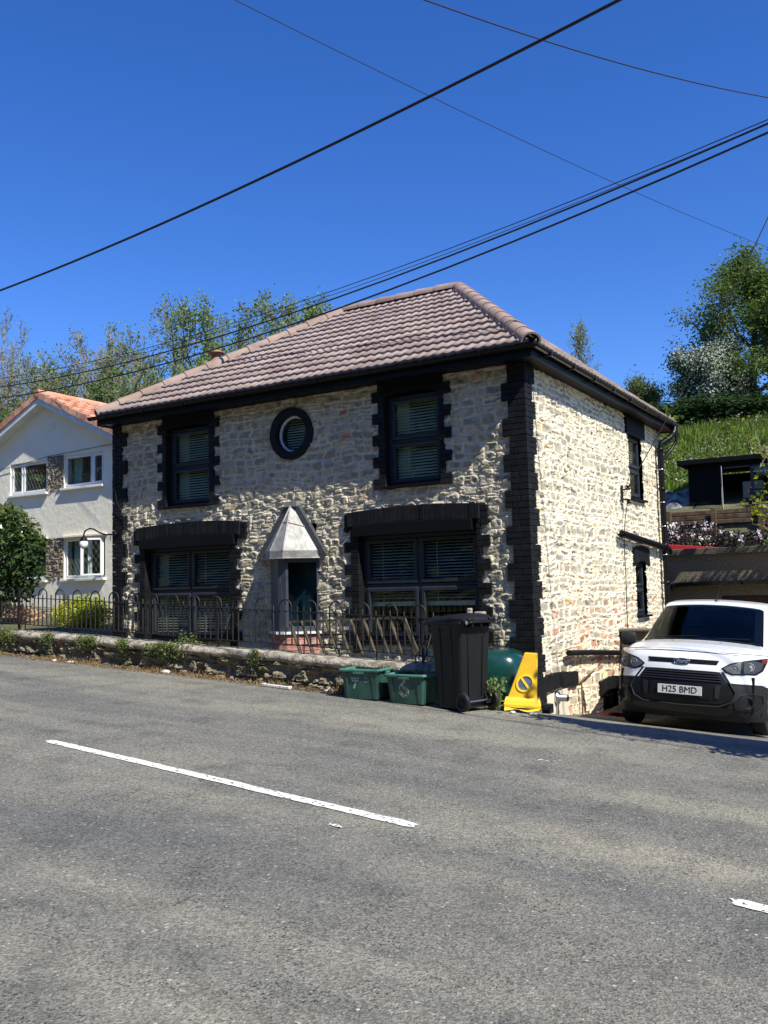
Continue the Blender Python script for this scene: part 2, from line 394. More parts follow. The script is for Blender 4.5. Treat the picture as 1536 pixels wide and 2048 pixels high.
def terr(X, Y):
    Z = H(X, Y); onroad = ((Y > -12.0) & (Y < -1.0)) | ((X > -.1) & (X < 5.3) & (Y < 9.3) & (Y > -12))
    Z = np.where(onroad, Z-.03, Z)
    return Z + np.where(Y > 10.5, .25*(fbm(X*.5, Y*.5, 3, 5)-.5), 0)
sheet('ground', xs, ys, terr, M['soil'])
rx = np.concatenate([np.linspace(-44, -10, 30), np.linspace(-9.9, 8, 160), np.linspace(8.2, 39, 30)]); ry = np.linspace(-11.2, -1.56, 80)
def rz(X, Y): return road_z(X) + .012*(fbm(X*.7, Y*.7, 3, 9)-.5)
sheet('road', rx, ry, rz, M['asphalt'])
sheet('driveway', np.linspace(.02, 5.2, 60), np.linspace(-1.56, 9.2, 90), lambda X, Y: H(X, Y)-.004+.012*(fbm(X*.7, Y*.7, 3, 9)-.5), M['asphalt'])
# road markings, worn paint
def marking_material():
    Mx = mat('road_paint', (.62, .61, .55), .8, nz=(30, 5), col2=(.74, .73, .67), bump=(120, .5, .004))
    N = Mx.node_tree.nodes; L = Mx.node_tree.links; b = N['Principled BSDF']
    tc = N.new('ShaderNodeTexCoord'); n = N.new('ShaderNodeTexNoise'); n.inputs['Scale'].default_value = 34; n.inputs['Detail'].default_value = 6
    L.new(tc.outputs['Object'], n.inputs['Vector'])
    r = N.new('ShaderNodeValToRGB'); r.color_ramp.elements[0].position = .375; r.color_ramp.elements[1].position = .41
    L.new(n.outputs[0], r.inputs[0]); L.new(r.outputs[0], b.inputs['Alpha'])
    return Mx
M['road_paint'] = marking_material()
def marking(x0, y0, x1, y1, wd, name='centre_line'):
    d = Vector((x1-x0, y1-y0, 0)); n_ = int(d.length/.04); d.normalize(); p = Vector((-d.y, d.x, 0))
    rows = []
    for i in range(n_+1):
        t = i/n_; c = Vector((x0, y0, 0)).lerp(Vector((x1, y1, 0)), t)
        j0 = random.uniform(-.005, .005); j1 = random.uniform(-.005, .005); w2 = wd/2
        if i in (0, n_): w2 *= .55
        row = []
        for s_ in np.linspace(-1, 1, 5):
            q = c + p*(s_*w2 + (j0 if s_ < 0 else j1)) + d*(random.uniform(-.02, .02) if i in (0, n_) else 0); row.append((q.x, q.y, float(rz(np.array(q.x), np.array(q.y)))+.006))
        rows.append(row)
    o = MB().grid(rows).build(name, M['road_paint'], fixn=False); return struct(o)
marking(-2.16, -5.66, 1.61, -6.0, .105)
marking(3.48, -6.20, 7.2, -6.62, .105)
marking(-8.2, -5.35, -4.2, -5.52, .105)
# ---------------------------------------------------------------- rubble masonry (real relief)
def rubble(name, U0, U1, V0, V1, mapf, mtl, parent, holes=(), res=.0125, seed=1, ch=.10, relief=.04, style='front', flip=False, label=None):
    R = np.random.default_rng(seed)
    nu = int((U1-U0)/res)+1; nv = int((V1-V0)/res)+1
    us = np.linspace(U0, U1, nu); vs = np.linspace(V0, V1, nv); UU, VV = np.meshgrid(us, vs)
    # rough courses: undulating beds, every stone its own length, some courses split into thinner stones
    wu = UU + .040*(fbm(UU*7, VV*10, 3, seed)-.5)*2; wv = VV + .030*(fbm(UU*6+50, VV*9, 3, seed+3)-.5)*2 + .07*(fbm(UU*.9, VV*1.3, 2, seed+4)-.5)*2
    edges = [V0-.5]
    while edges[-1] < V1+.5: edges.append(edges[-1]+ch*R.uniform(.70, 1.45))
    edges = np.array(edges); r_ = np.clip(np.searchsorted(edges, wv)-1, 0, len(edges)-2)
    E = np.empty(UU.shape); I = np.zeros(UU.shape, int); CU = np.empty(UU.shape); CV = np.empty(UU.shape); n = 0
    for k in range(r_.min(), r_.max()+1):
        mk_ = r_ == k
        if not mk_.any(): continue
        x = U0-.5+R.uniform(0, .3); xb = [x]
        while x < U1+.6: x += ch*(R.uniform(1.1, 3.6) if style == 'side' else R.uniform(1.0, 2.9)); xb.append(x)
        xb = np.array(xb); a = wu[mk_]; q = np.clip(np.searchsorted(xb, a)-1, 0, len(xb)-2)
        lean_ = R.normal(0, .12, len(xb)); lo_, hi_ = edges[k], edges[k+1]; vv_ = wv[mk_]
        sp = R.random(len(xb)) < .22; mid = lo_+(hi_-lo_)*R.uniform(.38, .62, len(xb)); up_ = sp[q] & (vv_ > mid[q]); dn_ = sp[q] & ~up_
        l2 = np.where(up_, mid[q], lo_); h2 = np.where(dn_, mid[q], hi_)
        sh = (vv_-(lo_+hi_)/2)
        dl = a-xb[q]-lean_[q]*sh; dr_ = xb[q+1]+lean_[q+1 if False else np.minimum(q+1, len(xb)-1)]*sh-a
        du = np.minimum(np.abs(dl), np.abs(dr_)); dv = np.minimum(vv_-l2, h2-vv_); c_ = .03
        e_ = np.where((du < c_) & (dv < c_), c_-np.sqrt(np.clip((c_-du), 0, None)**2+np.clip((c_-dv), 0, None)**2), np.minimum(du, dv))
        E[mk_] = np.clip(e_, 0, None)*1.35; I[mk_] = n+q*2+up_; CU[mk_] = (xb[q]+xb[q+1])/2; CV[mk_] = (l2+h2)/2; n += 2*len(xb)
    hid = R.uniform(.35, 1, n); tx = R.normal(0, .30, n); tz = R.normal(0, .22, n)
    prof = sstep(.0, .022, E)
    su = wu-CU; sv = wv-CV
    if style == 'front':
        q1 = 1-np.abs(2*fbm(UU*12, VV*19, 3, seed+9)-1); q2 = 1-np.abs(2*fbm(UU*37, VV*46, 2, seed+5)-1)
        h = relief/.04*(prof*(.006+.011*hid[I] + np.clip(tx[I]*su+tz[I]*sv, -.012, .012)) + (q1-.75)*.020*(.35+.65*prof) + (q2-.75)*.007)
        h += (fbm(UU*5, VV*6, 2, seed+8)-.5)*.016
        h = np.clip(h, -.03, .036*max(1, relief/.04*.8))
    else:
        h = (1-prof)*.007 + prof*np.clip(tx[I]*su*.5+tz[I]*sv, -.008, .008) + (fbm(UU*18, VV*30, 3, seed+9)-.5)*.011 + (fbm(UU*5, VV*5, 2, seed+2)-.5)*.012
        h -= .026*sstep(.70, .77, fbm(UU*10, VV*24, 2, seed+21))
    # colours of stone and mortar
    c = np.empty(UU.shape+(3,))
    g = R.uniform(.72, 1.25, n)[I]; warm = R.uniform(0, 1, n)[I]
    if style == 'front':
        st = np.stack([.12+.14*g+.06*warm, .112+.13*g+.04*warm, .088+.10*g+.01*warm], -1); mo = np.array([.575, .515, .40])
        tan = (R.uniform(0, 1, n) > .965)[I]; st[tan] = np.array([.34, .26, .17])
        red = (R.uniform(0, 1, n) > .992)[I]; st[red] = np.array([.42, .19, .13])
        mm = 1-sstep(.008, .036, E + (fbm(UU*22, VV*22, 3, seed+31)-.5)*.045)
        mm = np.maximum(mm, .45*sstep(.44, .62, fbm(UU*11, VV*13, 4, seed+41)))
        patch = .86+.26*fbm(UU*1.1, VV*1.1, 3, seed+7)
    else:
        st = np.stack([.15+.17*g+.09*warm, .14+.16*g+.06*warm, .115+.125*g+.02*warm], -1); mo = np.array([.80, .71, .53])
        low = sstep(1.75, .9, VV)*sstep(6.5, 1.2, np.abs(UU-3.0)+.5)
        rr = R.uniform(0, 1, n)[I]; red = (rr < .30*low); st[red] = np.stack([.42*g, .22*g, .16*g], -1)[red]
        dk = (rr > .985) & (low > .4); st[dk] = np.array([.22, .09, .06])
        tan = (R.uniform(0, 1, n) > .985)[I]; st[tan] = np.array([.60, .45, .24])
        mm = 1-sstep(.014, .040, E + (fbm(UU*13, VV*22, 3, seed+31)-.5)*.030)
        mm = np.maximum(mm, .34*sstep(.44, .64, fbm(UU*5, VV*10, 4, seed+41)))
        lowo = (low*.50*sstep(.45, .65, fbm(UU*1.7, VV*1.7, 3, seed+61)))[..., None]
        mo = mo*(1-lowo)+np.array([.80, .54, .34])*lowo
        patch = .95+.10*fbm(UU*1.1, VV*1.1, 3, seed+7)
    if style == 'front':
        top = (.22*sstep(V1-.55, V1, VV)*sstep(.35, .6, fbm(UU*1.5, VV*2, 2, 77)))[..., None]; st = st*(1-top)+np.array([.30, .22, .13])*top
    c = st*(1-mm[..., None]) + mo*mm[..., None]; c *= patch[..., None]
    P = np.array(mapf(UU, VV, h)); P = np.moveaxis(P, 0, -1) if P.shape[0] == 3 else P
    i, j = np.meshgrid(np.arange(nv-1), np.arange(nu-1), indexing='ij')
    F = np.stack([i*nu+j, i*nu+j+1, (i+1)*nu+j+1, (i+1)*nu+j], -1)
    cu = (UU[:-1, :-1]+UU[1:, 1:])/2; cv = (VV[:-1, :-1]+VV[1:, 1:])/2; keep = np.ones(cu.shape, bool)
    for hh in holes:
        if hh[0] == 'r': keep &= ~((cu > hh[1]) & (cu < hh[2]) & (cv > hh[3]) & (cv < hh[4]))
        else: keep &= ~((cu-hh[1])**2+(cv-hh[2])**2 < hh[3]**2)
    F = F[keep]
    if flip: F = F[:, ::-1]
    o = fastmesh(name, P.reshape(-1, 3), F, mtl, parent, smooth=False, cols=c.reshape(-1, 3))
    if label: o['label'] = label
    return o

# ---------------------------------------------------------------- THE STONE HOUSE
WZ = 4.40; EZ = 4.56; D = 6.8; WL = -7.51
house = thing('stone_house', 'two-storey pale stone rubble house with black brick corners and a brown tiled hip roof', 'house')
def fmap(u, v, h): return (u, -h, v)
def smap(u, v, h): return (h, u, v)
RW = (-2.58, -.72, .78, 2.42); LW = (-6.77, -4.95, .78, 2.42)
UR = (-2.10, -1.22, 2.90, 4.40); UL = (-6.29, -5.35, 2.90, 4.40)
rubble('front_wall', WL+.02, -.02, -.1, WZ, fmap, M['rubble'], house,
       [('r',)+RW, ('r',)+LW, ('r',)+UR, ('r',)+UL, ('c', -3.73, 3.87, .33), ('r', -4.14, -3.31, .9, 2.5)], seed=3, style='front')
SU = (4.64, 5.48, 2.93, 4.2); SL = (4.74, 5.40, .92, 1.95); SB = (2.66, 3.42, -1.2, .0)
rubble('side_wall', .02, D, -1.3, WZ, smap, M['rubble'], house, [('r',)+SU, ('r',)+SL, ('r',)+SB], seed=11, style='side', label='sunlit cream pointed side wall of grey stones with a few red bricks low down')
# rear and left walls, inner lining
b_ = MB(); b_.box((WL, .35, -1.3), (WL+.12, D, WZ)).box((WL+.12, D-.12, -1.3), (-.06, D, WZ)); b_.build('rear_wall', M['mortar_grey'], house)
lin = MB()
for (x0, x1) in ((WL+.12, LW[0]), (LW[1], RW[0]), (RW[1], -.25)): lin.box((x0, .24, -.3), (x1, .30, 2.5))
for (x0, x1) in ((WL+.12, UL[0]), (UL[1], -4.02), (-3.43, UR[0]), (UR[1], -.25)): lin.box((x0, .24, 2.5), (x1, .30, WZ))
lin.box((WL+.12, .24, -1), (-.25, .30, -.3)); lin.box((LW[0], .24, -.3), (LW[1], .30, .78)); lin.box((RW[0], .24, -.3), (RW[1], .30, .78))
lin.box((-4.02, .24, 4.15), (-3.43, .30, WZ)); lin.box((-4.02, .24, 2.5), (-3.43, .30, 3.58)); lin.box((UL[0], .24, 2.5), (UL[1], .30, 2.9)); lin.box((UR[0], .24, 2.5), (UR[1], .30, 2.9))
lin.box((-.30, .3, -1.3), (-.24, SB[0], WZ)); lin.box((-.30, SB[1], -1.3), (-.24, SL[0], WZ)); lin.box((-.30, SU[1], -1.3), (-.24, D-.12, WZ))
lin.box((-.30, SL[0], 1.95), (-.24, SU[1], 2.93)); lin.box((-.30, SB[0], 0), (-.24, SB[1], WZ)); lin.box((-.30, SL[0], -1.3), (-.24, SU[1], .92))
lin.box((WL+.2, .3, 2.45), (-.3, D-.2, 2.55)); lin.box((WL+.2, 2.6, -.2), (-.3, 2.65, WZ)).box((-3.5, .35, -.2), (-3.45, 2.6, WZ)); lin.box((WL+.2, .3, WZ-.06), (-.3, D-.2, WZ-.02)); lin.box((WL+.2, .3, .3), (-.3, D-.2, .36))
lin.build('inner_wall', M['dark_room'], house)

def bricks_col(mb, u0, u1, v0, v1, f, d0=-.03, d1=.045, gauge=.0783, seed=0, edge=0):
    """courses of stretcher bricks in the (u,v) rectangle, proud of the wall; f(u,v,h)"""
    R = random.Random(seed); v = v0; k = int(round((v1-v0)/gauge)); gg = (v1-v0)/k
    mb.prism([(u0+.004, v0+.003), (u1-.004, v0+.003), (u1-.004, v1-.003), (u0+.004, v1-.003)], d0, d1-.010, f)
    for i in range(k):
        off = 0 if i % 2 else .11; u = u0; first = True
        while u < u1-1e-4:
            L_ = .22 - (off if first else 0); first = False
            ue = min(u+L_, u1)
            if u1-ue < .05: ue = u1
            p = R.uniform(-.003, .003)
            a, b = u+.0045, ue-.0045
            if b-a > .015:
                mb.prism([(a, v+.0045), (b, v+.0045), (b, v+gg-.0045), (a, v+gg-.0045)], d1-.02, d1+p, f)
            u = ue
        v += gg
def quoin_column(label, sgn, us, fside=None):
    """us = (narrow, wide) on the front; fside=(narrow,wide) on the gable"""
    mb = MB(); z = -.55 if sgn > 0 else -.2; i = 0 if sgn > 0 else 1
    while z < WZ-.01:
        z1 = min(z+.235, WZ)
        if WZ-z1 < .08: z1 = WZ
        wd = us[i % 2]
        if sgn > 0: bricks_col(mb, -wd, .045, z, z1, fmap, seed=i)
        else: bricks_col(mb, WL-.02, WL+wd, z, z1, fmap, seed=i+70)
        if fside:
            ws = fside[(i+1) % 2]; bricks_col(mb, -.030, ws, z, z1, smap, seed=i+31)
        z = z1; i += 1
    mb.build('quoin', M['black_brick'], house, bevel=.003, seg=1, label=label)
quoin_column('black painted brick corner on the right', 1, (.215, .305), (.19, .283))
quoin_column('black painted brick corner on the left', -1, (.20, .32))
# side blocks up the openings
def jamb_quoins(name, xl, xr, z0, z1, nl, wl, nr, wr, start=0, hb=.155):
    for side in (0, 1):
        mb = MB(); z = z0; i = start
        while z < z1-.02:
            zz = min(z+hb, z1)
            if side == 0: a = wl if i % 2 else nl; bricks_col(mb, xl-a, xl+.01, z, zz, fmap, d0=-.06, d1=.042, seed=i+5)
            else: a = wr if i % 2 else nr; bricks_col(mb, xr-.01, xr+a, z, zz, fmap, d0=-.06, d1=.042, seed=i+9)
            z = zz; i += 1
        # painted reveal
        if side == 0: mb.prism([(xl-.01, z0), (xl+.003, z0), (xl+.003, z1), (xl-.01, z1)], -.20, -.03, fmap)
        else: mb.prism([(xr-.003, z0), (xr+.01, z0), (xr+.01, z1), (xr-.003, z1)], -.20, -.03, fmap)
        mb.build('window_surround', M['black_brick'], house, bevel=.003, seg=1, label=('left side of the ', 'right side of the ')[side]+name)
jamb_quoins('black brick surround of the upper right window', UR[0], UR[1], 2.90, WZ, .10, .20, .06, .17, 1)
jamb_quoins('black brick surround of the upper left window', UL[0], UL[1], 2.90, WZ, .08, .19, .10, .20, 1)
jamb_quoins('black brick surround of the lower right window', RW[0], RW[1], .62, 2.40, .13, .24, .06, .19, 0, .157)
jamb_quoins('black brick surround of the lower left window', LW[0], LW[1], .62, 2.40, .12, .24, .12, .22, 0, .157)
# lintels
def upper_lintel(x0, x1, lab):
    mb = MB(); n = 12; pl = [(x0-.07, WZ), (x0-.07, 4.24)] + [(x0+(x1-x0)*i/n, 4.20+.045*math.sin(PI*i/n)) for i in range(n+1)] + [(x1+.05, 4.24), (x1+.05, WZ)]
    for i in range(len(pl)//2-1): pass
    for i in range(1, len(pl)-2):
        a, b = pl[i], pl[i+1]; mb.prism([a, b, (b[0], WZ), (a[0], WZ)], -.2, .044, fmap)
    mb.build('lintel', M['black_paint'], house, label=lab)
upper_lintel(UR[0], UR[1], 'flat black lintel under the eaves over the upper right window'); upper_lintel(UL[0], UL[1], 'flat black lintel under the eaves over the upper left window')
def soldier_lintel(x0, x1, zt, zc, lab, d=.075):
    mb = MB(); n = int((x1-x0)/.072); cx = (x0+x1)/2; hw = (x1-x0)/2
    def arc(x): return zt + (zc-zt)*(1-((x-cx)/hw)**2)
    for i in range(n):
        a = x0+(x1-x0)*i/n; b = x0+(x1-x0)*(i+1)/n; p = random.uniform(-.004, .004)
        za, zb = arc(a), arc(b)
        mb.prism([(a+.003, za-.205), (b-.003, zb-.205), (b-.003, zb), (a+.003, za)], -.02, d+p, fmap)
        mb.prism([(a, za-.20), (b, zb-.20), (b, zb-.004), (a, za-.004)], -.02, d-.012, fmap)
    mb.build('lintel', M['black_brick'], house, bevel=.003, seg=1, label=lab)
    # dark boxed head board below the arch
    m2 = MB(); k = 14
    for i in range(k):
        a = x0+.10+(x1-x0-.2)*i/k; b = x0+.10+(x1-x0-.2)*(i+1)/k
        m2.prism([(a, 2.255), (b, 2.255), (b, arc(b)-.208), (a, arc(a)-.208)], -.12, .100, fmap)
    m2.build('head_board', M['black_paint'], house, bevel=.012)
    # shoulders
    for xa, xb in ((x0-.07, x0), (x1, x1+.11)):
        m3 = MB(); bricks_col(m3, xa, xb, zt-.28, zt-.02, fmap, d0=-.02, d1=.05, seed=4)
        m3.build('lintel_end', M['black_brick'], house, bevel=.004)
soldier_lintel(-2.735, -.66, 2.605, 2.645, 'arched black brick lintel over the lower right window')
soldier_lintel(-6.95, -4.72, 2.615, 2.665, 'arched black brick lintel over the lower left window')

# windows --------------------------------------------------
def frame_bars(mb, x0, x1, z0, z1, wd, y0, y1, f):
    for r in ((x0, x1, z0, z0+wd), (x0, x1, z1-wd, z1), (x0, x0+wd, z0+wd, z1-wd), (x1-wd, x1, z0+wd, z1-wd)):
        mb.prism([(r[0], r[2]), (r[1], r[2]), (r[1], r[3]), (r[0], r[3])], y0, y1, f)
def window(x0, x1, z0, z1, cols, rows, f, y=-.10, label=None, blindcover=1.0, sash=.055, fr=.045, curtain=True, sill=True, tilt=.7):
    mb = MB(); frame_bars(mb, x0, x1, z0, z1, fr, y-.05, y+.012, f)
    xs_ = [x0+fr+(x1-x0-2*fr)*c for c in cols]; zs_ = [z0+fr+(z1-z0-2*fr)*r for r in rows]
    for c in xs_[1:-1]: mb.prism([(c-.022, z0+fr), (c+.022, z0+fr), (c+.022, z1-fr), (c-.022, z1-fr)], y-.05, y+.010, f)
    for i in range(len(xs_)-1):
        for r in zs_[1:-1]:
            a = xs_[i]+(.022 if i else 0); b = xs_[i+1]-(.022 if i < len(xs_)-2 else 0)
            mb.prism([(a, r-.02), (b, r-.02), (b, r+.02), (a, r+.02)], y-.05, y+.008, f)
    w_ = mb.build('window', M['upvc_dark'], house, bevel=.006, label=label)
    sm = MB(); gm = MB()
    for i in range(len(xs_)-1):
        for j in range(len(zs_)-1):
            a = xs_[i]+(.022 if i else 0); b = xs_[i+1]-(.022 if i < len(xs_)-2 else 0)
            c = zs_[j]+(.02 if j else 0); d = zs_[j+1]-(.02 if j < len(zs_)-2 else 0)
            s2 = MB(); frame_bars(s2, a+.004, b-.004, c+.004, d-.004, sash, y-.04, y+.030, f)
            s2.build('sash', M['upvc_dark'], w_, bevel=.014)
            g = MB(); ins = sash+.002; g.prism([(a+ins, c+ins), (b-ins, c+ins), (b-ins, d-ins), (a+ins, d-ins)], y-.004, y+.002, f)
            g.build('pane', M['glass'], w_)
    if blindcover > 0:
        bl = MB(); zt = z1-fr-.02; zb = zt-(z1-z0)*blindcover; k = int((zt-zb)/.042)
        mid = xs_ if len(xs_) > 2 else [xs_[0], xs_[-1]]
        for i in range(len(mid)-1):
            a, b = mid[i]+.03, mid[i+1]-.03
            for q in range(k):
                zc = zt-.042*(q+.5); dy, dz = .020*math.cos(tilt), .020*math.sin(tilt)
                v = [f(a, zc-dz, y-.085+dy), f(b, zc-dz, y-.085+dy), f(b, zc+dz, y-.085-dy), f(a, zc+dz, y-.085-dy)]
                v += [f(a, zc-dz+.003, y-.085+dy), f(b, zc-dz+.003, y-.085+dy), f(b, zc+dz+.003, y-.085-dy), f(a, zc+dz+.003, y-.085-dy)]
                bl.hexa(v)
            if blindcover < .95: bl.prism([(a, zb-.05), (b, zb-.05), (b, zb+.01), (a, zb+.01)], y-.10, y-.07, f)
            bl.prism([(a+(b-a)*.25, zb), (a+(b-a)*.25+.006, zb), (a+(b-a)*.25+.006, zt), (a+(b-a)*.25, zt)], y-.063, y-.06, f)
        bl.build('blind', M['blind'], w_)
    if curtain:
        cu = []
        for q in range(30):
            uu = x0+.06+.20*q/29; cu.append([(f(uu, zz, y-.14+.015*math.sin(q*1.6))) for zz in (z0+.05, z1-.05)])
        MB().grid(cu).build('curtain', M['curtain'], w_)
    if sill:
        s3 = MB(); s3.prism([(x0-.03, z0-.035), (x1+.02, z0-.035), (x1+.02, z0), (x0-.03, z0)], y-.05, .075, f)
        s3.build('sill', M['black_paint'], w_, bevel=.005)
    return w_
window(UR[0]+.01, UR[1]-.01, 2.935, 4.21, (0, 1), (0, .50, 1), fmap, label='tall dark window at the upper right of the front')
window(UL[0]+.01, UL[1]-.01, 2.935, 4.21, (0, 1), (0, .50, 1), fmap, label='tall dark window at the upper left of the front')
window(RW[0]+.01, RW[1]-.01, .80, 2.26, (0, .49, 1), (0, .52, 1), fmap, y=-.11, blindcover=.60, label='wide four-light window with half-drawn blind behind the wheelie bin', curtain=False, tilt=.35)
window(LW[0]+.01, LW[1]-.01, .80, 2.26, (0, .50, 1), (0, .52, 1), fmap, y=-.11, blindcover=.98, label='wide four-light window with closed blind on the left', tilt=.35)
window(SU[0], SU[1], 2.97, 4.10, (0, 1), (0, .47, 1), smap, y=-.075, blindcover=.55, curtain=False, label='upper window of the sunlit side wall')
window(SL[0], SL[1], .95, 1.90, (0, 1), (0, .5, 1), smap, y=-.075, blindcover=0, curtain=True, label='small lower window of the sunlit side wall')
window(SB[0]+.05, SB[1]-.05, -1.1, -.12, (0, 1), (0, .6, 1), smap, y=-.075, blindcover=0, curtain=False, sill=False, label='basement window low on the side wall')
# side lintels
sl_ = MB(); sl_.prism([(4.50, 4.08), (5.62, 4.08), (5.62, WZ), (4.50, WZ)], -.1, .035, smap)
sl_.build('lintel', M['black_paint'], house, label='black lintel over the upper side window')
def arch_lintel(u0, u1, z0, rise, hgt, lab, ends=.07, d=.035):
    mb = MB(); n = 14; cx = (u0+u1)/2; hw = (u1-u0)/2
    for i in range(n):
        a = u0+(u1-u0)*i/n; b = u0+(u1-u0)*(i+1)/n
        za = z0+rise*(1-((a-cx)/hw)**2); zb = z0+rise*(1-((b-cx)/hw)**2)
        mb.prism([(a, za), (b, zb), (b, zb*.5+.5*z0+hgt), (a, za*.5+.5*z0+hgt)], -.10, d, smap)
    mb.build('lintel', M['black_brick'], house, label=lab)
arch_lintel(4.60, 5.56, 1.80, .09, .30, 'black arched lintel over the small lower side window')
arch_lintel(2.52, 3.55, -.20, .09, .24, 'black arched lintel over the basement window')
# black painted relieving arch that leaves the corner
ra = MB(); n = 16
for i in range(n):
    a = .02+1.48*i/n; b = .02+1.48*(i+1)/n
    def top(u): return .30+.05*math.sin(PI*min(u/1.3, 1)) + .012*math.sin(u*37)
    def bot(u): return .10+.045*math.sin(PI*u/1.5) - .02*math.cos(u*31)*.5
    ra.prism([(a, bot(a)), (b, bot(b)), (b, top(b)), (a, top(a))], -.02, .05, smap)
ra.build('relieving_arch', M['black_brick'], house, bevel=.006)
pp = MB(); pp.prism([(.3, -1.3), (1.05, -1.3), (1.05, .11), (.3, .08)], -.02, .040, smap); pp.build('plaster_patch', M['plaster'], house, label='smooth cream plaster patch below the black arch')
fl = MB(); fl.lathe([(.0, 0), (.085, 0), (.085, .035), (.045, .05), (.045, .16), (.03, .16)], n=20, M_=Matrix.Translation((.04, .62, .03)) @ Matrix.Rotation(PI/2, 4, 'Y'))
fl.tube([(.07, .60, .02), (.06, .59, -.2), (.06, .59, -.6)], .018)
fl.build('flue', M['steel'], house, label='round silver boiler flue on the plaster patch')

# round window
def ring(mb, cx, cz, r0, r1, y0, y1, f, n=48):
    vs = []; 
    for k in range(n):
        a = 2*PI*k/n; c, s = math.cos(a), math.sin(a)
        vs += [f(cx+r0*c, cz+r0*s, y0), f(cx+r1*c, cz+r1*s, y0), f(cx+r1*c, cz+r1*s, y1), f(cx+r0*c, cz+r0*s, y1)]
    fs = []
    for k in range(n):
        a = 4*k; b = 4*((k+1) % n)
        for q in range(4): fs.append((a+q, a+(q+1) % 4, b+(q+1) % 4, b+q))
    mb.add(vs, fs, False)
rs = MB(); ring(rs, -3.73, 3.87, .275, .395, -.12, .045, fmap); rsur = rs.build('round_surround', M['black_brick'], house, label='thick black ring round the circular window')
rw_ = MB(); ring(rw_, -3.73, 3.87, .245, .275, -.12, -.05, fmap); rwin = rw_.build('round_window', M['white_upvc'], house, label='small circular window with white frame and blind')
ri = MB(); ring(ri, -3.73, 3.87, .225, .247, -.12, -.075, fmap); ri.build('sash', M['upvc_dark'], rwin)
rg = MB(); rg.add([fmap(-3.73+.227*math.cos(2*PI*k/40), 3.87+.227*math.sin(2*PI*k/40), -.10) for k in range(40)], [tuple(range(40))]); rg.build('pane', M['glass'], rwin)
rb = MB()
for q in range(12):
    zc = 3.87-.24+.04*(q+.5); hw = .225
    rb.hexa([fmap(-3.73-hw, zc-.012, -.165), fmap(-3.73+hw, zc-.012, -.165), fmap(-3.73+hw, zc+.012, -.195), fmap(-3.73-hw, zc+.012, -.195), fmap(-3.73-hw, zc-.009, -.165), fmap(-3.73+hw, zc-.009, -.165), fmap(-3.73+hw, zc+.015, -.195), fmap(-3.73-hw, zc+.015, -.195)])
rb.build('blind', M['blind'], rwin)

# eaves ----------------------------------------------------
so_ = MB()
so_.box((WL-.06, -.30, WZ), (.23, .05, WZ+.02)).box((-.02, .05, WZ), (.23, D+.08, WZ+.02)).box((WL-.06, .05, WZ), (WL+.05, D+.08, WZ+.02)).box((WL+.05, D-.05, WZ), (-.02, D+.08, WZ+.02))
so_.build('soffit', M['black_paint'], house)
fa = MB()
fa.box((WL-.08, -.32, WZ-.02), (.25, -.302, EZ-.01)).box((.232, -.30, WZ-.02), (.25, D+.10, EZ-.01)).box((WL-.08, -.30, WZ-.02), (WL-.062, D+.10, EZ-.01)).box((WL-.06, D+.082, WZ-.02), (.232, D+.10, EZ-.01))
fa.build('fascia', M['gutter'], house)
def halfpipe(mb, p0, p1, r, side, n=10):
    p0 = Vector(p0); p1 = Vector(p1); side = Vector(side); rows = []
    for t in (0, 1):
        p = p0.lerp(p1, t)
        rows.append([p+side*(r*math.cos(a))+Vector((0, 0, -r*math.sin(a))) for a in np.linspace(0, PI, n)] + [p+side*(-(r-.006)*math.cos(a))+Vector((0, 0, -(r-.006)*math.sin(a))) for a in np.linspace(0, PI, n)])
    a, b = rows; k = len(a); mb.add(a+b, [(i, (i+1) % k, k+(i+1) % k, k+i) for i in range(k)], False)
gf = MB(); halfpipe(gf, (WL-.20, -.378, EZ-.035), (.33, -.378, EZ-.035), .055, (0, -1, 0))
for k in range(9): gf.box((WL+.2+k*.86, -.436, EZ-.10), (WL+.235+k*.86, -.32, EZ-.03))
gf.build('gutter', M['gutter'], house, label='black gutter along the front eaves')
gs = MB(); halfpipe(gs, (.308, -.36, EZ-.035), (.308, D+.10, EZ-.05), .055, (1, 0, 0))
for k in range(8): gs.box((.25, .1+k*.9, EZ-.105), (.366, .135+k*.9, EZ-.03))
gs.build('gutter', M['gutter_side'], house, label='black gutter along the side eaves, lit by the sun')

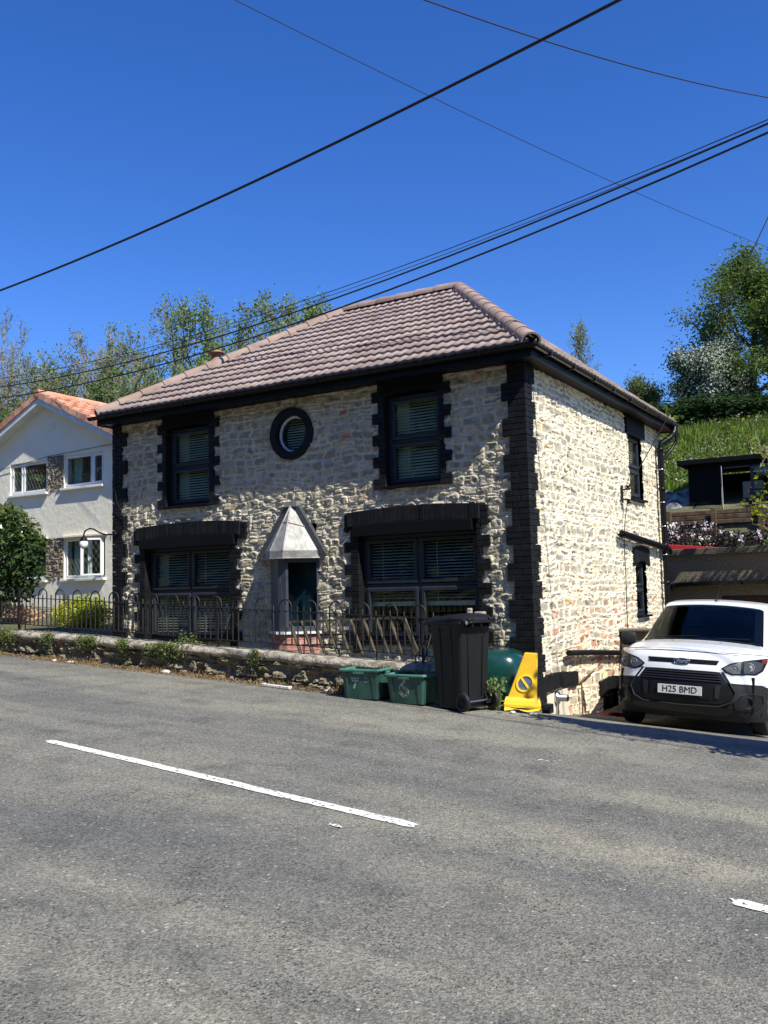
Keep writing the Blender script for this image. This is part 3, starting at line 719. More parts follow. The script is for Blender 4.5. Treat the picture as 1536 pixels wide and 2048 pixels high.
# roof -----------------------------------------------------
RZ = 6.77; XL, XR, YF, YB = WL-.09, .28, -.36, D+.10
rl, rr_ = -4.88, -2.47; YM = (YF+YB)/2
def tile_slope(mb, P0, along, up, L_, W_, lo, hi, n, phase=0):
    """P0 corner at the eave, unit vectors, slope length L_, width W_; lo(t),hi(t) clip in along-units"""
    along = np.array(along); up = np.array(up); nrm = np.cross(along, up); nrm = nrm if nrm[2] > 0 else -nrm
    step = .0245; us = np.arange(0, W_+step, step); g = L_/n
    ph = 2*PI*us/.147
    wave = .0115*np.where(np.sin(ph) > 0, np.sin(ph)*1.25, np.sin(ph)*.5)
    for k in range(n):
        t0 = k*g-.02; t1 = (k+1)*g+.03
        jit = .002*np.sin(us*3.1+k)
        rows = []
        for t, h in ((t0+.012, -.014), (t0, .036), ((t0+t1)/2, .018), (t1, .000)):
            tc = min(max(t/L_, 0), 1); u = np.clip(us, lo(tc), hi(tc))
            hw = h + (wave if h > -.01 else wave*.9) + jit
            rows.append(np.array(P0)[None]+u[:, None]*along[None]+t*up[None]+hw[:, None]*nrm[None])
        R_ = np.array(rows); a, b = R_.shape[:2]; fs = []
        ut = [np.clip(us, lo(min(max(t/L_, 0), 1)), hi(min(max(t/L_, 0), 1))) for t in (t0, t0, (t0+t1)/2, t1)]
        for i in range(a-1):
            for j in range(b-1):
                if abs(ut[i][j]-ut[i][j+1]) < 1e-6 and abs(ut[i+1][j]-ut[i+1][j+1]) < 1e-6: continue
                fs.append((i*b+j, i*b+j+1, (i+1)*b+j+1, (i+1)*b+j))
        mb.add(R_.reshape(-1, 3), fs, True)
rise = RZ-EZ; run = YM-YF; Lf = math.hypot(rise, run); W = XR-XL
fr_ = MB(); tile_slope(fr_, (XL, YF, EZ), (1, 0, 0), np.array((0, run, rise))/Lf, Lf, W, lambda t: (rl-XL)*t+.03, lambda t: W-(XR-rr_)*t-.03, 13)
rooff = fr_.build('roof', M['tile'], house, label='front slope of mauve-brown interlocking tiles', fixn=False)
sr_ = MB(); Ls = math.hypot(rise, XR-rr_); Wd = YB-YF
tile_slope(sr_, (XR, YF, EZ), (0, 1, 0), np.array((-(XR-rr_), 0, rise))/Ls, Ls, Wd, lambda t: run*t+.03, lambda t: Wd-run*t-.03, 11)
roofs = sr_.build('roof', M['tile'], house, label='side hip slope of the tiled roof', fixn=False)
br_ = MB()
br_.add([(XL, YB, EZ), (XR, YB, EZ), (rr_, YM, RZ-.01), (rl, YM, RZ-.01)], [(0, 1, 2, 3)]).add([(XL, YF, EZ), (XL, YB, EZ), (rl, YM, RZ-.01)], [(0, 1, 2)])
ul_ = MB(); ul_.add([(XL+.03, YF+.03, EZ-.03), (XR-.03, YF+.03, EZ-.03), (XR-.03, YB-.03, EZ-.03), (XL+.03, YB-.03, EZ-.03)], [(0, 1, 2, 3)])
ul_.add([(XL+.03, YF+.03, EZ-.01), (XR-.03, YF+.03, EZ-.03), (XR-.03, YB-.03, EZ-.03), (XL+.03, YB-.03, EZ-.03), (rr_, YM, RZ-.05), (rl, YM, RZ-.05)], [(0, 1, 4, 5), (1, 2, 4)])
ul_.build('eaves_underlay', M['black_paint'], house)
br_.build('roof', M['tile'], house, label='rear and left slopes of the tiled roof', fixn=False)
def cap_run(A, B, nm, parent, r=.105, L_=.43, lab=None):
    A = Vector(A); B = Vector(B); d = (B-A); n = max(1, round(d.length/L_)); d.normalize(); s = d.cross(Vector((0, 0, 1))).normalized(); u = s.cross(d)
    mb = MB(); st = (B-A)/n
    for k in range(n):
        a = A+st*k-d*.02; b = A+st*(k+1)+d*.02; rows = []
        for p, rr in ((a, r+.012), (a+d*.03, r+.014), (b, r-.004)):
            rows.append([p+s*(rr*math.cos(q)*1.15)+u*(rr*math.sin(q)-.045) for q in np.linspace(-.15, PI+.15, 11)])
        mb.grid(rows)
        rows = [[a+s*(rr*math.cos(q)*1.15)+u*(rr*math.sin(q)-.045) for q in np.linspace(-.15, PI+.15, 11)] for rr in (r+.012, r-.012)]
        mb.grid(rows, smooth=False)
    return mb.build(nm, M['ridge'], parent, label=lab, fixn=False)
h0 = EZ+.055
cap_run((XR-.02, YF+.03, h0), (rr_, YM, RZ+.05), 'hip_tiles', rooff); cap_run((XL+.02, YF+.03, h0), (rl, YM, RZ+.05), 'hip_tiles', rooff)
cap_run((rl, YM, RZ+.05), (rr_, YM, RZ+.05), 'ridge_tiles', rooff); cap_run((XR-.05, YB-.05, EZ-.04), (rr_, YM, RZ+.0), 'hip_tiles', roofs, r=.07)
ct = MB(); ct.lathe([(.115, -.35), (.115, .02), (.13, .03), (.09, .06), (.08, .16), (.15, .18), (.16, .2), (.10, .235), (.0, .25)], c=(-6.62, 1.6, 5.70), n=18)
ct.build('chimney_pot', mat('terracotta', (.20, .065, .04), .85, nz=(12, 5), col2=(.42, .26, .18), bump=(40, .4, .01)), house, label='terracotta chimney pot with a cowl at the left hip')

# pipes on the side wall
PY = D-.40
dp = MB(); dp.tube([(.10, PY, 4.00), (.10, PY+.01, 2.2), (.10, PY, .9), (.10, PY, -1.2)], .054, n=14)
dp.tube([(.31, PY+.34, 4.48), (.31, PY+.30, 4.36), (.26, PY+.18, 4.24), (.12, PY+.02, 4.12), (.10, PY, 3.98)], .054, n=14)
for z in (4.0, 3.25, 2.2, 1.5, .2): dp.lathe([(.054, -.03), (.066, -.03), (.066, .03), (.054, .03)], c=(.10, PY, z), n=14)
for t in (.25, .45, .65): dp.lathe([(.054, -.02), (.066, -.02), (.066, .02), (.054, .02)], c=(.35-.23*t, PY+.30-.28*t, 4.33-.20*t), n=14, M_=Matrix.Rotation(-.9, 4, 'Y'))
dpo = dp.build('downpipe', M['gutter'], house, label='thick black downpipe with swan neck at the back corner')
for z in (3.62, 3.0, 2.55, 2.02):
    m_ = MB(); m_.lathe([(.056, -.008), (.061, -.008), (.061, .008), (.056, .008)], c=(.10, PY, z), n=14); m_.box((.015, PY-.09, z-.006), (.06, PY+.09, z+.006)); m_.build('strap', M['steel'], dpo)
dp2 = MB(); dp2.tube([(.31, D+.06, 4.46), (.30, D+.06, 4.2), (.22, D-.05, 4.02), (.13, PY+.12, 3.84), (.10, PY, 3.78)], .033, n=10); dp2.build('downpipe', M['gutter'], house, label='thin black branch pipe joining the downpipe')
gp = MB(); halfpipe(gp, (.10, 3.66, 2.31), (.10, D-.1, 2.13), .062, (1, 0, 0)); gp.tube([(.10, 3.7, 2.325), (.10, D-.12, 2.15)], .045, n=10); gp.tube([(.1, D-.16, 2.14), (.1, D-.05, 2.06)], .055, n=10)
gp.build('gutter', M['gutter'], house, label='short sloping mossy gutter halfway up the side wall')
lp = MB(); lp.tube([(.10, 1.0, .585), (.09, 1.9, .53), (.09, 3.62, .40)], .042, n=10); lp.tube([(.09, 3.5, .41), (.06, 3.56, .2), (.06, 3.56, -1)], .03); lp.build('waste_pipe', M['gutter'], house, label='black waste pipe low on the side wall')
tp = MB(); tp.tube([(.05, 2.15, .24), (.05, 1.62, .16), (.05, 1.60, .1), (.05, 1.60, -1.0)], .013, n=6); tp.build('waste_pipe', M['rhs_wood'], house, label='thin rusty pipe with an elbow low on the side wall')
# porch: three-sided, lead roof ------------------------------
A, B, Cc, Dd = (-4.18, 0), (-3.80, -.31), (-3.66, -.31), (-3.27, 0)
pf = MB()
def post(a, b, z0, z1, th=.05): # panel between plan points
    a = Vector((*a, 0)); b = Vector((*b, 0)); d = (b-a).normalized(); n_ = Vector((d.y, -d.x, 0))
    q = [a, b, b-n_*th, a-n_*th]
    pf.hexa([(p.x, p.y, z0) for p in q]+[(p.x, p.y, z1) for p in q])
post(A, B, .93, 1.99); post(B, Cc, .93, 1.99)
def lerp2(a, b, t): return (a[0]+(b[0]-a[0])*t, a[1]+(b[1]-a[1])*t)
for t0, t1 in ((0, .07), (.90, 1)): post(lerp2(Cc, Dd, t0), lerp2(Cc, Dd, t1), .93, 1.99)
post(Cc, Dd, 1.93, 1.99); post(Cc, Dd, .93, 1.0)
porch = pf.build('porch', mat('porch_grey', (.055, .062, .085), .35), house, bevel=.004, label='small angled glazed porch under a steep lead roof')
gpm = MB(); a_, b_2 = lerp2(Cc, Dd, .07), lerp2(Cc, Dd, .90); gpm.add([(a_[0], a_[1]+.02, 1.0), (b_2[0], b_2[1]+.02, 1.0), (b_2[0], b_2[1]+.02, 1.93), (a_[0], a_[1]+.02, 1.93)], [(0, 1, 2, 3)])
gpm.build('pane', M['glass'], porch)
dr = MB(); dr.box((-3.62, .02, .95), (-3.40, .04, 1.45)).box((-3.9, .06, .5), (-3.35, .09, 2.3)); dr.build('inner_door', mat('teal_door', (.008, .035, .055), .3), porch)
ps = MB()
for (p, q) in ((A, B), (B, Cc), (Cc, Dd)):
    p = (p[0]+(p[0]+3.73)*.04, p[1]*1.04); q = (q[0]+(q[0]+3.73)*.04, q[1]*1.06)
    ps.hexa([(p[0], p[1]-.035, .895), (q[0], q[1]-.035, .895), (q[0], .0, .895), (p[0], .0, .895), (p[0], p[1]-.035, .93), (q[0], q[1]-.035, .93), (q[0], .0, .93), (p[0], .0, .93)])
ps.build('porch_sill', M['white_upvc'], porch)
pbk = MB()
for (p, q) in ((A, B), (B, Cc), (Cc, Dd)):
    P_ = Vector((*p, 0)); Q_ = Vector((*q, 0)); d = (Q_-P_); L_ = d.length; d.normalize(); n_ = Vector((d.y, -d.x, 0))
    bricks_col(pbk, 0, L_, .42, .89, lambda u, v, h, P_=P_, d=d, n_=n_: tuple(P_+d*u+n_*h+Vector((0, 0, v))), d0=-.06, d1=0, seed=int(L_*90))
pbk.build('brick_base', M['red_brick'], porch, bevel=.003, seg=1)
lr = MB()
A2, B2, C2, D2 = (-4.31, -.0), (-3.86, -.42), (-3.62, -.43), (-3.157, -.0); ZT = 2.80; TB = 2.10; TL = 1.985
apL, apR = (-3.80, .0, ZT), (-3.62, .0, ZT); apF = (-3.71, -.10, ZT-.02)
def e(p, z): return (p[0], p[1], z)
lr.add([e(A2, TB), e(B2, TB), e(C2, TB), e(D2, TB), apL, apR, apF], [(0, 1, 6, 4), (1, 2, 6), (2, 3, 5, 6), (4, 6, 5)])
lr.add([e(A2, TB), e(B2, TB), e(C2, TB), e(D2, TB), e(A2, TL), e(B2, TL), e(C2, TL), e(D2, TL)], [(0, 4, 5, 1), (1, 5, 6, 2), (2, 6, 7, 3), (4, 7, 6, 5)])
lr.tube([e(A2, TL+.005), e(B2, TL+.005), e(C2, TL+.005), e(D2, TL+.005)], .010, n=6)
lr.tube([e(B2, TB), apF], .012, n=6); lr.tube([e(C2, TB), apF], .012, n=6)
for t in (.36,): # welted cross joint
    q = lambda p, t: tuple(Vector(e(p, TB)).lerp(Vector(apF), t)+Vector((0, -.004, .004)))
    lr.tube([q(A2, .62), q(B2, .62), q(C2, .62), q(D2, .62)][1:3]+[q(D2, .50)], .008, n=6)
lr.box((-3.83, -.11, ZT-.04), (-3.59, .02, ZT+.04))
lr.build('porch_roof', M['lead'], porch, bevel=.004, fixn=True)
fs_ = MB()
for s_, X in ((-1, (-4.34, -3.82)), (1, (-3.13, -3.60))):
    x0, x1 = X; fs_.hexa([(x0+s_*.02, -.085, TB-.05), (x0-s_*.12, -.085, TB-.05), (x0-s_*.12, .0, TB-.05), (x0+s_*.02, .0, TB-.05), (x1, -.085, ZT), (x1-s_*.09, -.085, ZT), (x1-s_*.09, .0, ZT), (x1, .0, ZT)])
fs_.build('flashing', mat('lead_dark', (.10, .105, .115), .5, metal=.5, bump=(14, .35, .03)), porch)
# telephone cable down the left corner
tcb = MB(); tcb.tube([(-7.44, -.08, 3.85), (-7.43, -.09, 3.45), (-7.36, -.10, 3.1), (-7.22, -.07, 2.85), (-7.18, -.06, 2.4), (-7.20, -.06, .9)], .005, n=5); tcb.build('telephone_cable', M['van_grey'], house)
print('house done')
# ---------------------------------------------------------------- roadside wall and railings
WY = -1.5; WX0, WX1 = -16.0, -.66
def cop_z(x): return .672-.0534*(x+1.79)
def wall_map(u, v, h):
    zb = road_z(u)-.12; zt = cop_z(u)-.075
    return (u, WY-h*1.3, zb+(zt-zb)*v/.5)
gw = thing('garden_wall', 'low old grey stone wall with rounded concrete coping along the road', 'wall', (0, 0, 0))
rubble('wall_stones', WX0, WX1, 0, .5, wall_map, M['rubble'], gw, seed=23, ch=.135, relief=.10, res=.016, style='front')
wallstones = gw.children[0]
# old weathered stone: darker tones than the house
a_ = wallstones.data.color_attributes['stone']; cc = np.empty(len(a_.data)*4, dtype=np.float32); a_.data.foreach_get('color', cc); cc = cc.reshape(-1, 4)
vv = np.empty(len(a_.data)*3, dtype=np.float32); wallstones.data.vertices.foreach_get('co', vv); vv = vv.reshape(-1, 3)
moss = sstep(.5, .7, fbm(vv[:, 0]*2.2, vv[:, 2]*3+9, 4, 5))[:, None]
cc[:, :3] = cc[:, :3]*np.array([.60, .575, .53])*(1-moss*.6)+np.array([.07, .075, .035])*moss*.6; a_.data.foreach_set('color', cc.ravel())
mb = MB(); xs_ = np.linspace(WX0, WX1, 420); rows = []
for x in xs_:
    z = cop_z(x); jj = .022*(fbm(np.array(x*2.3), np.array(.0), 3, 4)-.5)*2 + .012*(vnoise(np.array(x*11), np.array(2.0), 6)-.5) - .012*math.exp(-((x*1.37) % 1-.5)**2*3000); row = []
    for (dy, dz) in ((-.075, -.11), (-.10, -.085), (-.105, -.05), (-.075, -.012), (-.03, .0), (.05, .012), (.16, .012), (.24, -.01), (.27, -.05), (.27, -.5)):
        row.append((x, WY+dy+jj, z+dz+jj*.6+.018*float(fbm(np.array(x*7.), np.array(dy*25), 3, 8)-.5)))
    rows.append(row)
mb.grid(rows); mb.add(rows[-1], [tuple(range(10))]); mb.box((WX0, WY+.0, -.6), (WX1-.01, WY+.2, .45)) if False else None
mb.build('coping', M['concrete'], gw)
cor = MB(); cor.hexa([(WX1-.02, WY-.02, -.1), (WX1, WY-.02, -.1), (WX1, WY+.26, -.1), (WX1-.02, WY+.26, -.1), (WX1-.02, WY-.02, .53), (WX1, WY-.02, .53), (WX1, WY+.26, .53), (WX1-.02, WY+.26, .53)]); cor.build('wall_end', M['mortar_grey'], gw)

rail = thing('iron_railings', 'rusty black bow-top iron railings standing on the low roadside wall', 'railings', (0, 0, 0))
RY = WY+.02
def rt(x): return 1.208-.0508*(x+1.78)
def rbm(x): return cop_z(x)+.105+.004*math.sin(x*2)
for f_, (dz, th) in ((rt, (0, .010)), (rbm, (0, .010))):
    bar = MB()
    pts = [(x, RY+.006*math.sin(x*1.7), f_(x)) for x in np.linspace(WX0+.1, WX1+.05, 60)]
    for p, q in zip(pts[:-1], pts[1:]):
        bar.hexa([(p[0], p[1]-.016, p[2]-.005), (q[0], q[1]-.016, q[2]-.005), (q[0], q[1]+.016, q[2]-.005), (p[0], p[1]+.016, p[2]-.005), (p[0], p[1]-.016, p[2]+.006), (q[0], q[1]-.016, q[2]+.006), (q[0], q[1]+.016, q[2]+.006), (p[0], p[1]+.016, p[2]+.006)])
    bar.build('rail', M['iron'], rail)
hoop = None; spk = None
hoops = MB(); spikes = MB(); k = 0; x = -7.49
xh = [-7.49-.392*i for i in range(0, 20)][::-1] + [-7.49+.392*i for i in range(1, 18)]
for x in xh:
    if x > WX1-.05 or x < -10.6: continue
    r = .098; j = random.uniform(-.004, .004)
    m_ = MB(); pts = [(x-r, RY, rbm(x-r)), (x-r+j, RY, rt(x)+.05)] + [(x-r*math.cos(a), RY, rt(x)+.05+.10*math.sin(a)) for a in np.linspace(.25, PI-.25, 8)] + [(x+r+j, RY, rt(x)+.05), (x+r, RY, rbm(x+r))]
    m_.tube(pts, .0100, n=6); m_.build('hoop_bar', M['iron'], rail, fixn=False)
    for xx in (x, x+.196):
        m_ = MB(); jz = random.uniform(-.006, .006); m_.tube([(xx, RY, rbm(xx)-.01), (xx+random.uniform(-.004, .004), RY, rt(xx)+.055+jz), (xx, RY, rt(xx)+.068+jz)], [.0095, .0095, .003], n=6); m_.build('spike_bar', M['iron'], rail, fixn=False)
for x in (-8.05, -3.93, -.78):
    m_ = MB(); m_.box((x-.014, RY-.014, cop_z(x)-.02), (x+.014, RY+.014, rt(x)+.12)); m_.tube([(x, RY, cop_z(x)), (x+.01, RY+.25, rt(x)-.1)], .008, n=5); m_.lathe([(.0, 0), (.02, .012), (.0, .03)], c=(x, RY, rt(x)+.12), n=8); m_.build('post', M['iron'], rail)
for i in range(14):
    xx = -7.9+i*.54; m_ = MB(); m_.tube([(xx, RY, rbm(xx)), (xx, RY, cop_z(xx)-.02)], .009, n=5); m_.build('foot', M['iron'], rail, fixn=False)

# ---------------------------------------------------------------- wheelie bin
def gz(x, y): return float(road_z(np.array(x)))+.006
def wheelie_bin(loc, rz, label):
    t = thing('wheelie_bin', label, 'wheelie bin', loc, rz)
    # local: +Y = handle and wheel side, x width
    def sec(z):
        k = z/.95; w_ = .205+.035*k; yf = -.20-.075*k; yb = .185+.05*k; return w_, yf, yb
    rows = []
    for z in (.02, .05, .25, .5, .75, .93, .935, .965, .97):
        w_, yf, yb = sec(z)
        if z in (.935, .965): w_ += .018; yf -= .018; yb += .012
        if z == .97: w_ -= .01
        c = .045; row = []
        for (cx, cy, a0) in ((w_-c, yb-c, 0), (-w_+c, yb-c, PI/2), (-w_+c, yf+c, PI), (w_-c, yf+c, 3*PI/2)):
            for a in np.linspace(a0, a0+PI/2, 5): row.append((cx+c*math.cos(a), cy+c*math.sin(a), z))
        row.append(row[0]); rows.append(row)
    mb = MB().grid(rows); mb.add(rows[0][:-1], [tuple(range(20))])
    # raised ribs and wheel housings
    for s_ in (-1, 1):
        mb.hexa([(s_*.10-.012, .172, .16), (s_*.10+.012, .172, .16), (s_*.10+.012, .21, .16), (s_*.10-.012, .21, .16), (s_*.115-.012, .20, .80), (s_*.115+.012, .20, .80), (s_*.115+.012, .237, .80), (s_*.115-.012, .237, .80)])
        mb.hexa([(s_*.17-.035, .12, .04), (s_*.17+.035, .12, .04), (s_*.17+.035, .235, .06), (s_*.17-.035, .235, .06), (s_*.17-.035, .15, .20), (s_*.17+.035, .15, .20), (s_*.17+.035, .20, .20), (s_*.17-.035, .20, .20)])
    for s_ in (-1, 1):
        for yy in (-.10, .07):
            mb.hexa([(s_*.203, yy-.01, .06), (s_*.212, yy-.01, .06), (s_*.212, yy+.01, .06), (s_*.203, yy+.01, .06), (s_*.234, yy-.012, .90), (s_*.246, yy-.012, .90), (s_*.246, yy+.012, .90), (s_*.234, yy+.012, .90)])
    mb.build('body', M['bin_black'], t, bevel=.004)
    # wheels
    for s_ in (-1, 1):
        R_ = Matrix.Translation((s_*.225, .225, .10)) @ Matrix.Rotation(PI/2, 4, 'Y')
        m_ = MB(); m_.lathe([(.062, -.024), (.088, -.026), (.10, -.018), (.10, .018), (.088, .026), (.062, .024), (.062, -.024)], n=28, M_=R_); wh = m_.build('wheel', M['rubber'], t)
        m_ = MB(); m_.lathe([(.0, -.020), (.02, -.026), (.03, -.010), (.058, -.010), (.064, -.020), (.064, .020), (.058, .010), (.03, .010), (.02, .028), (0, .022)], n=28, M_=R_)
        for q in range(6):
            a = q*PI/3; m_.tube([R_ @ Vector((.02*math.cos(a), .02*math.sin(a), 0)), R_ @ Vector((.06*math.cos(a), .06*math.sin(a), 0))], .008, n=5)
        m_.build('hub', M['van_grey'], wh)
    m_ = MB(); m_.tube([(-.21, .225, .10), (.21, .225, .10)], .009, n=8); m_.build('axle', M['steel'], t)
    # handle
    m_ = MB(); m_.tube([(-.19, .235, .945), (-.19, .315, .955), (-.15, .325, .957), (.15, .325, .957), (.19, .315, .955), (.19, .235, .945)], .014, n=8)
    for xx in (-.13, 0, .13): m_.box((xx-.008, .22, .905), (xx+.008, .32, .955))
    m_.build('handle', M['bin_black'], t)
    # lid
    rows = []
    for yy, zc in ((-.36, .955), (-.345, .985), (-.30, .998), (-.12, 1.03), (.08, 1.05), (.24, 1.045), (.31, 1.01), (.325, .975)):
        row = []
        for u in np.linspace(-1, 1, 15):
            w_ = .262 if yy < .2 else .235; z = zc - .035*abs(u)**3 - (.012 if abs(u) > .98 else 0); row.append((w_*u, yy, z))
        rows.append([(row[0][0], yy, zc-.075)]+row+[(row[-1][0], yy, zc-.075)])
    m_ = MB().grid(rows); m_.box((-.262, -.372, .925), (.262, -.352, .965)); m_.tube([(-.10, -.36, .99), (-.08, -.385, 1.0), (.08, -.385, 1.0), (.10, -.36, .99)], .010, n=6)
    for s_ in (-.16, .16): m_.tube([(s_-.05, .32, .985), (s_+.05, .32, .985)], .020, n=10)
    m_.build('lid', M['bin_black'], t, bevel=.003)
    m_ = MB(); m_.box((-.2135, -.165, .30), (-.2105, -.158, .62)) if False else m_.tube([(-.19, -.22, .12), (-.205, -.245, .42), (-.215, -.265, .60)], .004, n=5); m_.build('scuff_mark', M['scuff_white'], t)
    return t
bx, by = -.16, -1.72
wheelie_bin((bx, by, gz(bx, by)), math.radians(-109), 'tall black wheelie bin in front of the wall end, wheels to the road')

# ---------------------------------------------------------------- recycling boxes
def stroke(pts, wd, mp, mb, h=.003):
    for (a, b) in zip(pts[:-1], pts[1:]):
        d = Vector((b[0]-a[0], b[1]-a[1])); 
        if d.length < 1e-6: continue
        d.normalize(); n_ = Vector((-d.y, d.x))*wd/2; e_ = d*wd*.3
        q = [(a[0]-n_.x-e_.x, a[1]-n_.y-e_.y), (b[0]-n_.x+e_.x, b[1]-n_.y+e_.y), (b[0]+n_.x+e_.x, b[1]+n_.y+e_.y), (a[0]+n_.x-e_.x, a[1]+n_.y-e_.y)]
        mb.prism(q, .0005, h, mp)
def arcp(cx, cy, rx_, ry_, a0, a1, n=10): return [(cx+rx_*math.cos(math.radians(a)), cy+ry_*math.sin(math.radians(a))) for a in np.linspace(a0, a1, n)]
FIVE = [[(.5, 1), (-.35, 1), (-.42, .15)] + arcp(-.02, -.30, .52, .55, 130, -140, 12)]
SIX = [[(.35, 1.0), (.0, .75), (-.42, .2), (-.5, -.35)] + arcp(0, -.42, .5, .52, 180, 540, 20)]
def crate(loc, rz, w_, d_, hgt, label, marks, tilt=0):
    t = thing('recycling_box', label, 'recycling box', loc, rz); t.rotation_euler = (tilt, 0, rz)
    def loop(hw, hd, z, c=.03, n=5):
        row = []
        for (cx, cy, a0) in ((hw-c, hd-c, 0), (-hw+c, hd-c, PI/2), (-hw+c, -hd+c, PI), (hw-c, -hd+c, 3*PI/2)):
            for a in np.linspace(a0, a0+PI/2, n): row.append((cx+c*math.cos(a), cy+c*math.sin(a), z))
        row.append(row[0]); return row
    bw, bd, tw, td = w_*.44, d_*.42, w_*.5, d_*.5
    def at(k): return (bw+(tw-bw)*k, bd+(td-bd)*k)
    rows = [loop(*at(0), .0), loop(*at(.3), hgt*.3), loop(*at(.92), hgt*.92)]
    ins = [loop(at(.92)[0]-.008, at(.92)[1]-.008, hgt*.92), loop(at(0)[0]-.008, at(0)[1]-.008, .012)]
    mb = MB().grid(rows+ins[0:0]); mb.grid(ins); mb.add(rows[0][:-1], [tuple(range(20))]); mb.add(ins[1][:-1], [tuple(range(20))])
    # vertical ribs on every side
    for s_ in (-1, 1):
        for u in (-.34, .34):
            x0 = u*w_; mb.hexa([(x0-.012, s_*bd-.004, .01), (x0+.012, s_*bd-.004, .01), (x0+.012, s_*bd+.004, .01), (x0-.012, s_*bd+.004, .01), (x0-.012, s_*td-.006, hgt*.85), (x0+.012, s_*td-.006, hgt*.85), (x0+.012, s_*td+.006, hgt*.85), (x0-.012, s_*td+.006, hgt*.85)])
            y0 = u*d_; mb.hexa([(s_*bw-.004, y0-.012, .01), (s_*bw+.004, y0-.012, .01), (s_*bw+.004, y0+.012, .01), (s_*bw-.004, y0+.012, .01), (s_*tw-.006, y0-.012, hgt*.85), (s_*tw+.006, y0-.012, hgt*.85), (s_*tw+.006, y0+.012, hgt*.85), (s_*tw-.006, y0+.012, hgt*.85)])
    mb.build('tub', M['green_plastic'], t)
    r_ = [loop(tw-.010, td-.010, hgt*.90), loop(tw+.020, td+.020, hgt*.90), loop(tw+.024, td+.024, hgt*.965), loop(tw+.012, td+.012, hgt), loop(tw-.004, td-.004, hgt), loop(tw-.012, td-.012, hgt*.9)]
    m_ = MB().grid(r_)
    for s_ in (-1, 1): m_.box((-.07, s_*(td+.004)-.018, hgt*.84), (.07, s_*(td+.004)+.018, hgt*.91)); m_.box((s_*(tw+.004)-.018, -.05, hgt*.84), (s_*(tw+.004)+.018, .05, hgt*.91))
    m_.build('rim', M['green_rim'], t)
    for kind, side, cx, cz, sc, lab in marks:
        mm = MB()
        if side == 'front': mp = lambda u, v, h, cx=cx, cz=cz, sc=sc: (cx+u*sc, -(bd+(td-bd)*(cz+v*sc)/hgt)-h, cz+v*sc)
        else: mp = lambda u, v, h, cx=cx, cz=cz, sc=sc: ((bw+(tw-bw)*(cz+v*sc)/hgt)+h, cx+u*sc, cz+v*sc)
        for st in kind: stroke(st, .17 if kind is FIVE else .34, mp, mm)
        mm.build('painted_number', M['scuff_white'], t, label=lab)
    return t
BARS = [[(-.6, .55), (.6, .6)], [(-.5, .15), (.55, .2)], [(.1, -.1), (-.3, -1)]]
c1 = (-1.40, -1.72); crate((c1[0], c1[1], gz(*c1)), math.radians(3), .50, .43, .35, 'green recycling box marked 5, left of the box marked 6', [(FIVE, 'front', .09, .235, .05, 'faint handwritten 5'), (BARS, 'front', -.06, .20, .07, 'pale recycling streaks'), (FIVE, 'side', .06, .26, .04, 'faint handwritten 5 on the end')])
c2 = (-.80, -1.70); crate((c2[0], c2[1], gz(*c2)), math.radians(-1), .50, .40, .335, 'green recycling box marked with a thick pale 6, against the wheelie bin', [(SIX, 'front', -.02, .175, .095, 'thick pale painted 6')])

# ---------------------------------------------------------------- upturned tub, rod, cone, weights
ub = thing('upturned_barrow', 'glossy dark green upturned barrow tray behind the wheelie bin', 'wheelbarrow', (-.46, -.72, gz(-.4, -.7)), math.radians(14))
rows = []
for k in np.linspace(0, 1, 14):
    z = .54*math.sin(k*PI/2)**.62; s_ = math.cos(k*PI/2)**.34 if k < 1 else 0.02
    hw, hd = .60*s_+.02, .42*s_+.02; row = []
    for a in np.linspace(0, 2*PI, 41):
        ex = .5; c, s2 = math.cos(a), math.sin(a)
        row.append((hw*math.copysign(abs(c)**ex, c)+.05*k, hd*math.copysign(abs(s2)**ex, s2), z+.03))
    rows.append(row)
MB().grid(rows).build('tray', M['dome_green'], ub, fixn=False)
rm = MB()
rr2 = [(.66*math.copysign(abs(math.cos(a))**.62, math.cos(a)), .46*math.copysign(abs(math.sin(a))**.62, math.sin(a)), .035) for a in np.linspace(0, 2*PI, 40)]
rm.tube(rr2, .016, n=6, caps=False); rm.build('tray_rim', M['green_rim'], ub)
ri_ = MB()
for xx in (.30, -.30): ri_.tube([(xx+.1, -.46, .03), (xx+.03, -.40, .28), (xx, -.30, .48)], .010, n=6)
ri_.build('rib', M['dome_green'], ub)
rod = MB(); rod.tube([(.10, -.72, .64), (.28, -.98, .24)], .009, n=8); tag(rod.build('metal_rod', M['steel']), 'thin silver metal rod leaning between the green tray and the yellow cone', 'rod')
cx, cy = .36, -1.27
cone = thing('parking_cone', 'yellow no-waiting traffic cone slumped beside the black brick corner', 'traffic cone', (cx, cy, gz(cx, cy)+.05), 0)
cone.rotation_euler = (math.radians(-2), math.radians(4), math.radians(20))
mb = MB(); sh = .02
def quadloop(w_, d_, z, ox=0): return [(ox-w_, -d_, z), (ox+w_, -d_, z), (ox+w_, d_, z), (ox-w_, d_, z), (ox-w_, -d_, z)]
mb.grid([quadloop(.165, .115, .06, -.0), quadloop(.155, .11, .10, .0), quadloop(.075, .06, .57, .075)], smooth=False)
mb.add(quadloop(.075, .06, .57, .075)[:-1], [(0, 1, 2, 3)]); mb.build('body', M['yellow'], cone, bevel=.012, seg=3)
mb = MB(); mb.grid([quadloop(.20, .16, -.03), quadloop(.205, .165, -.005), quadloop(.195, .155, .045), quadloop(.185, .14, .075), quadloop(.16, .115, .075)], smooth=False)
mb.grid([[(x, -.17-.01*math.sin(x*20), -.03-.02*math.cos(x*9)) for x in np.linspace(-.19, .22, 9)], [(x, -.22, -.055-.012*math.sin(x*25)) for x in np.linspace(-.19, .22, 9)]])
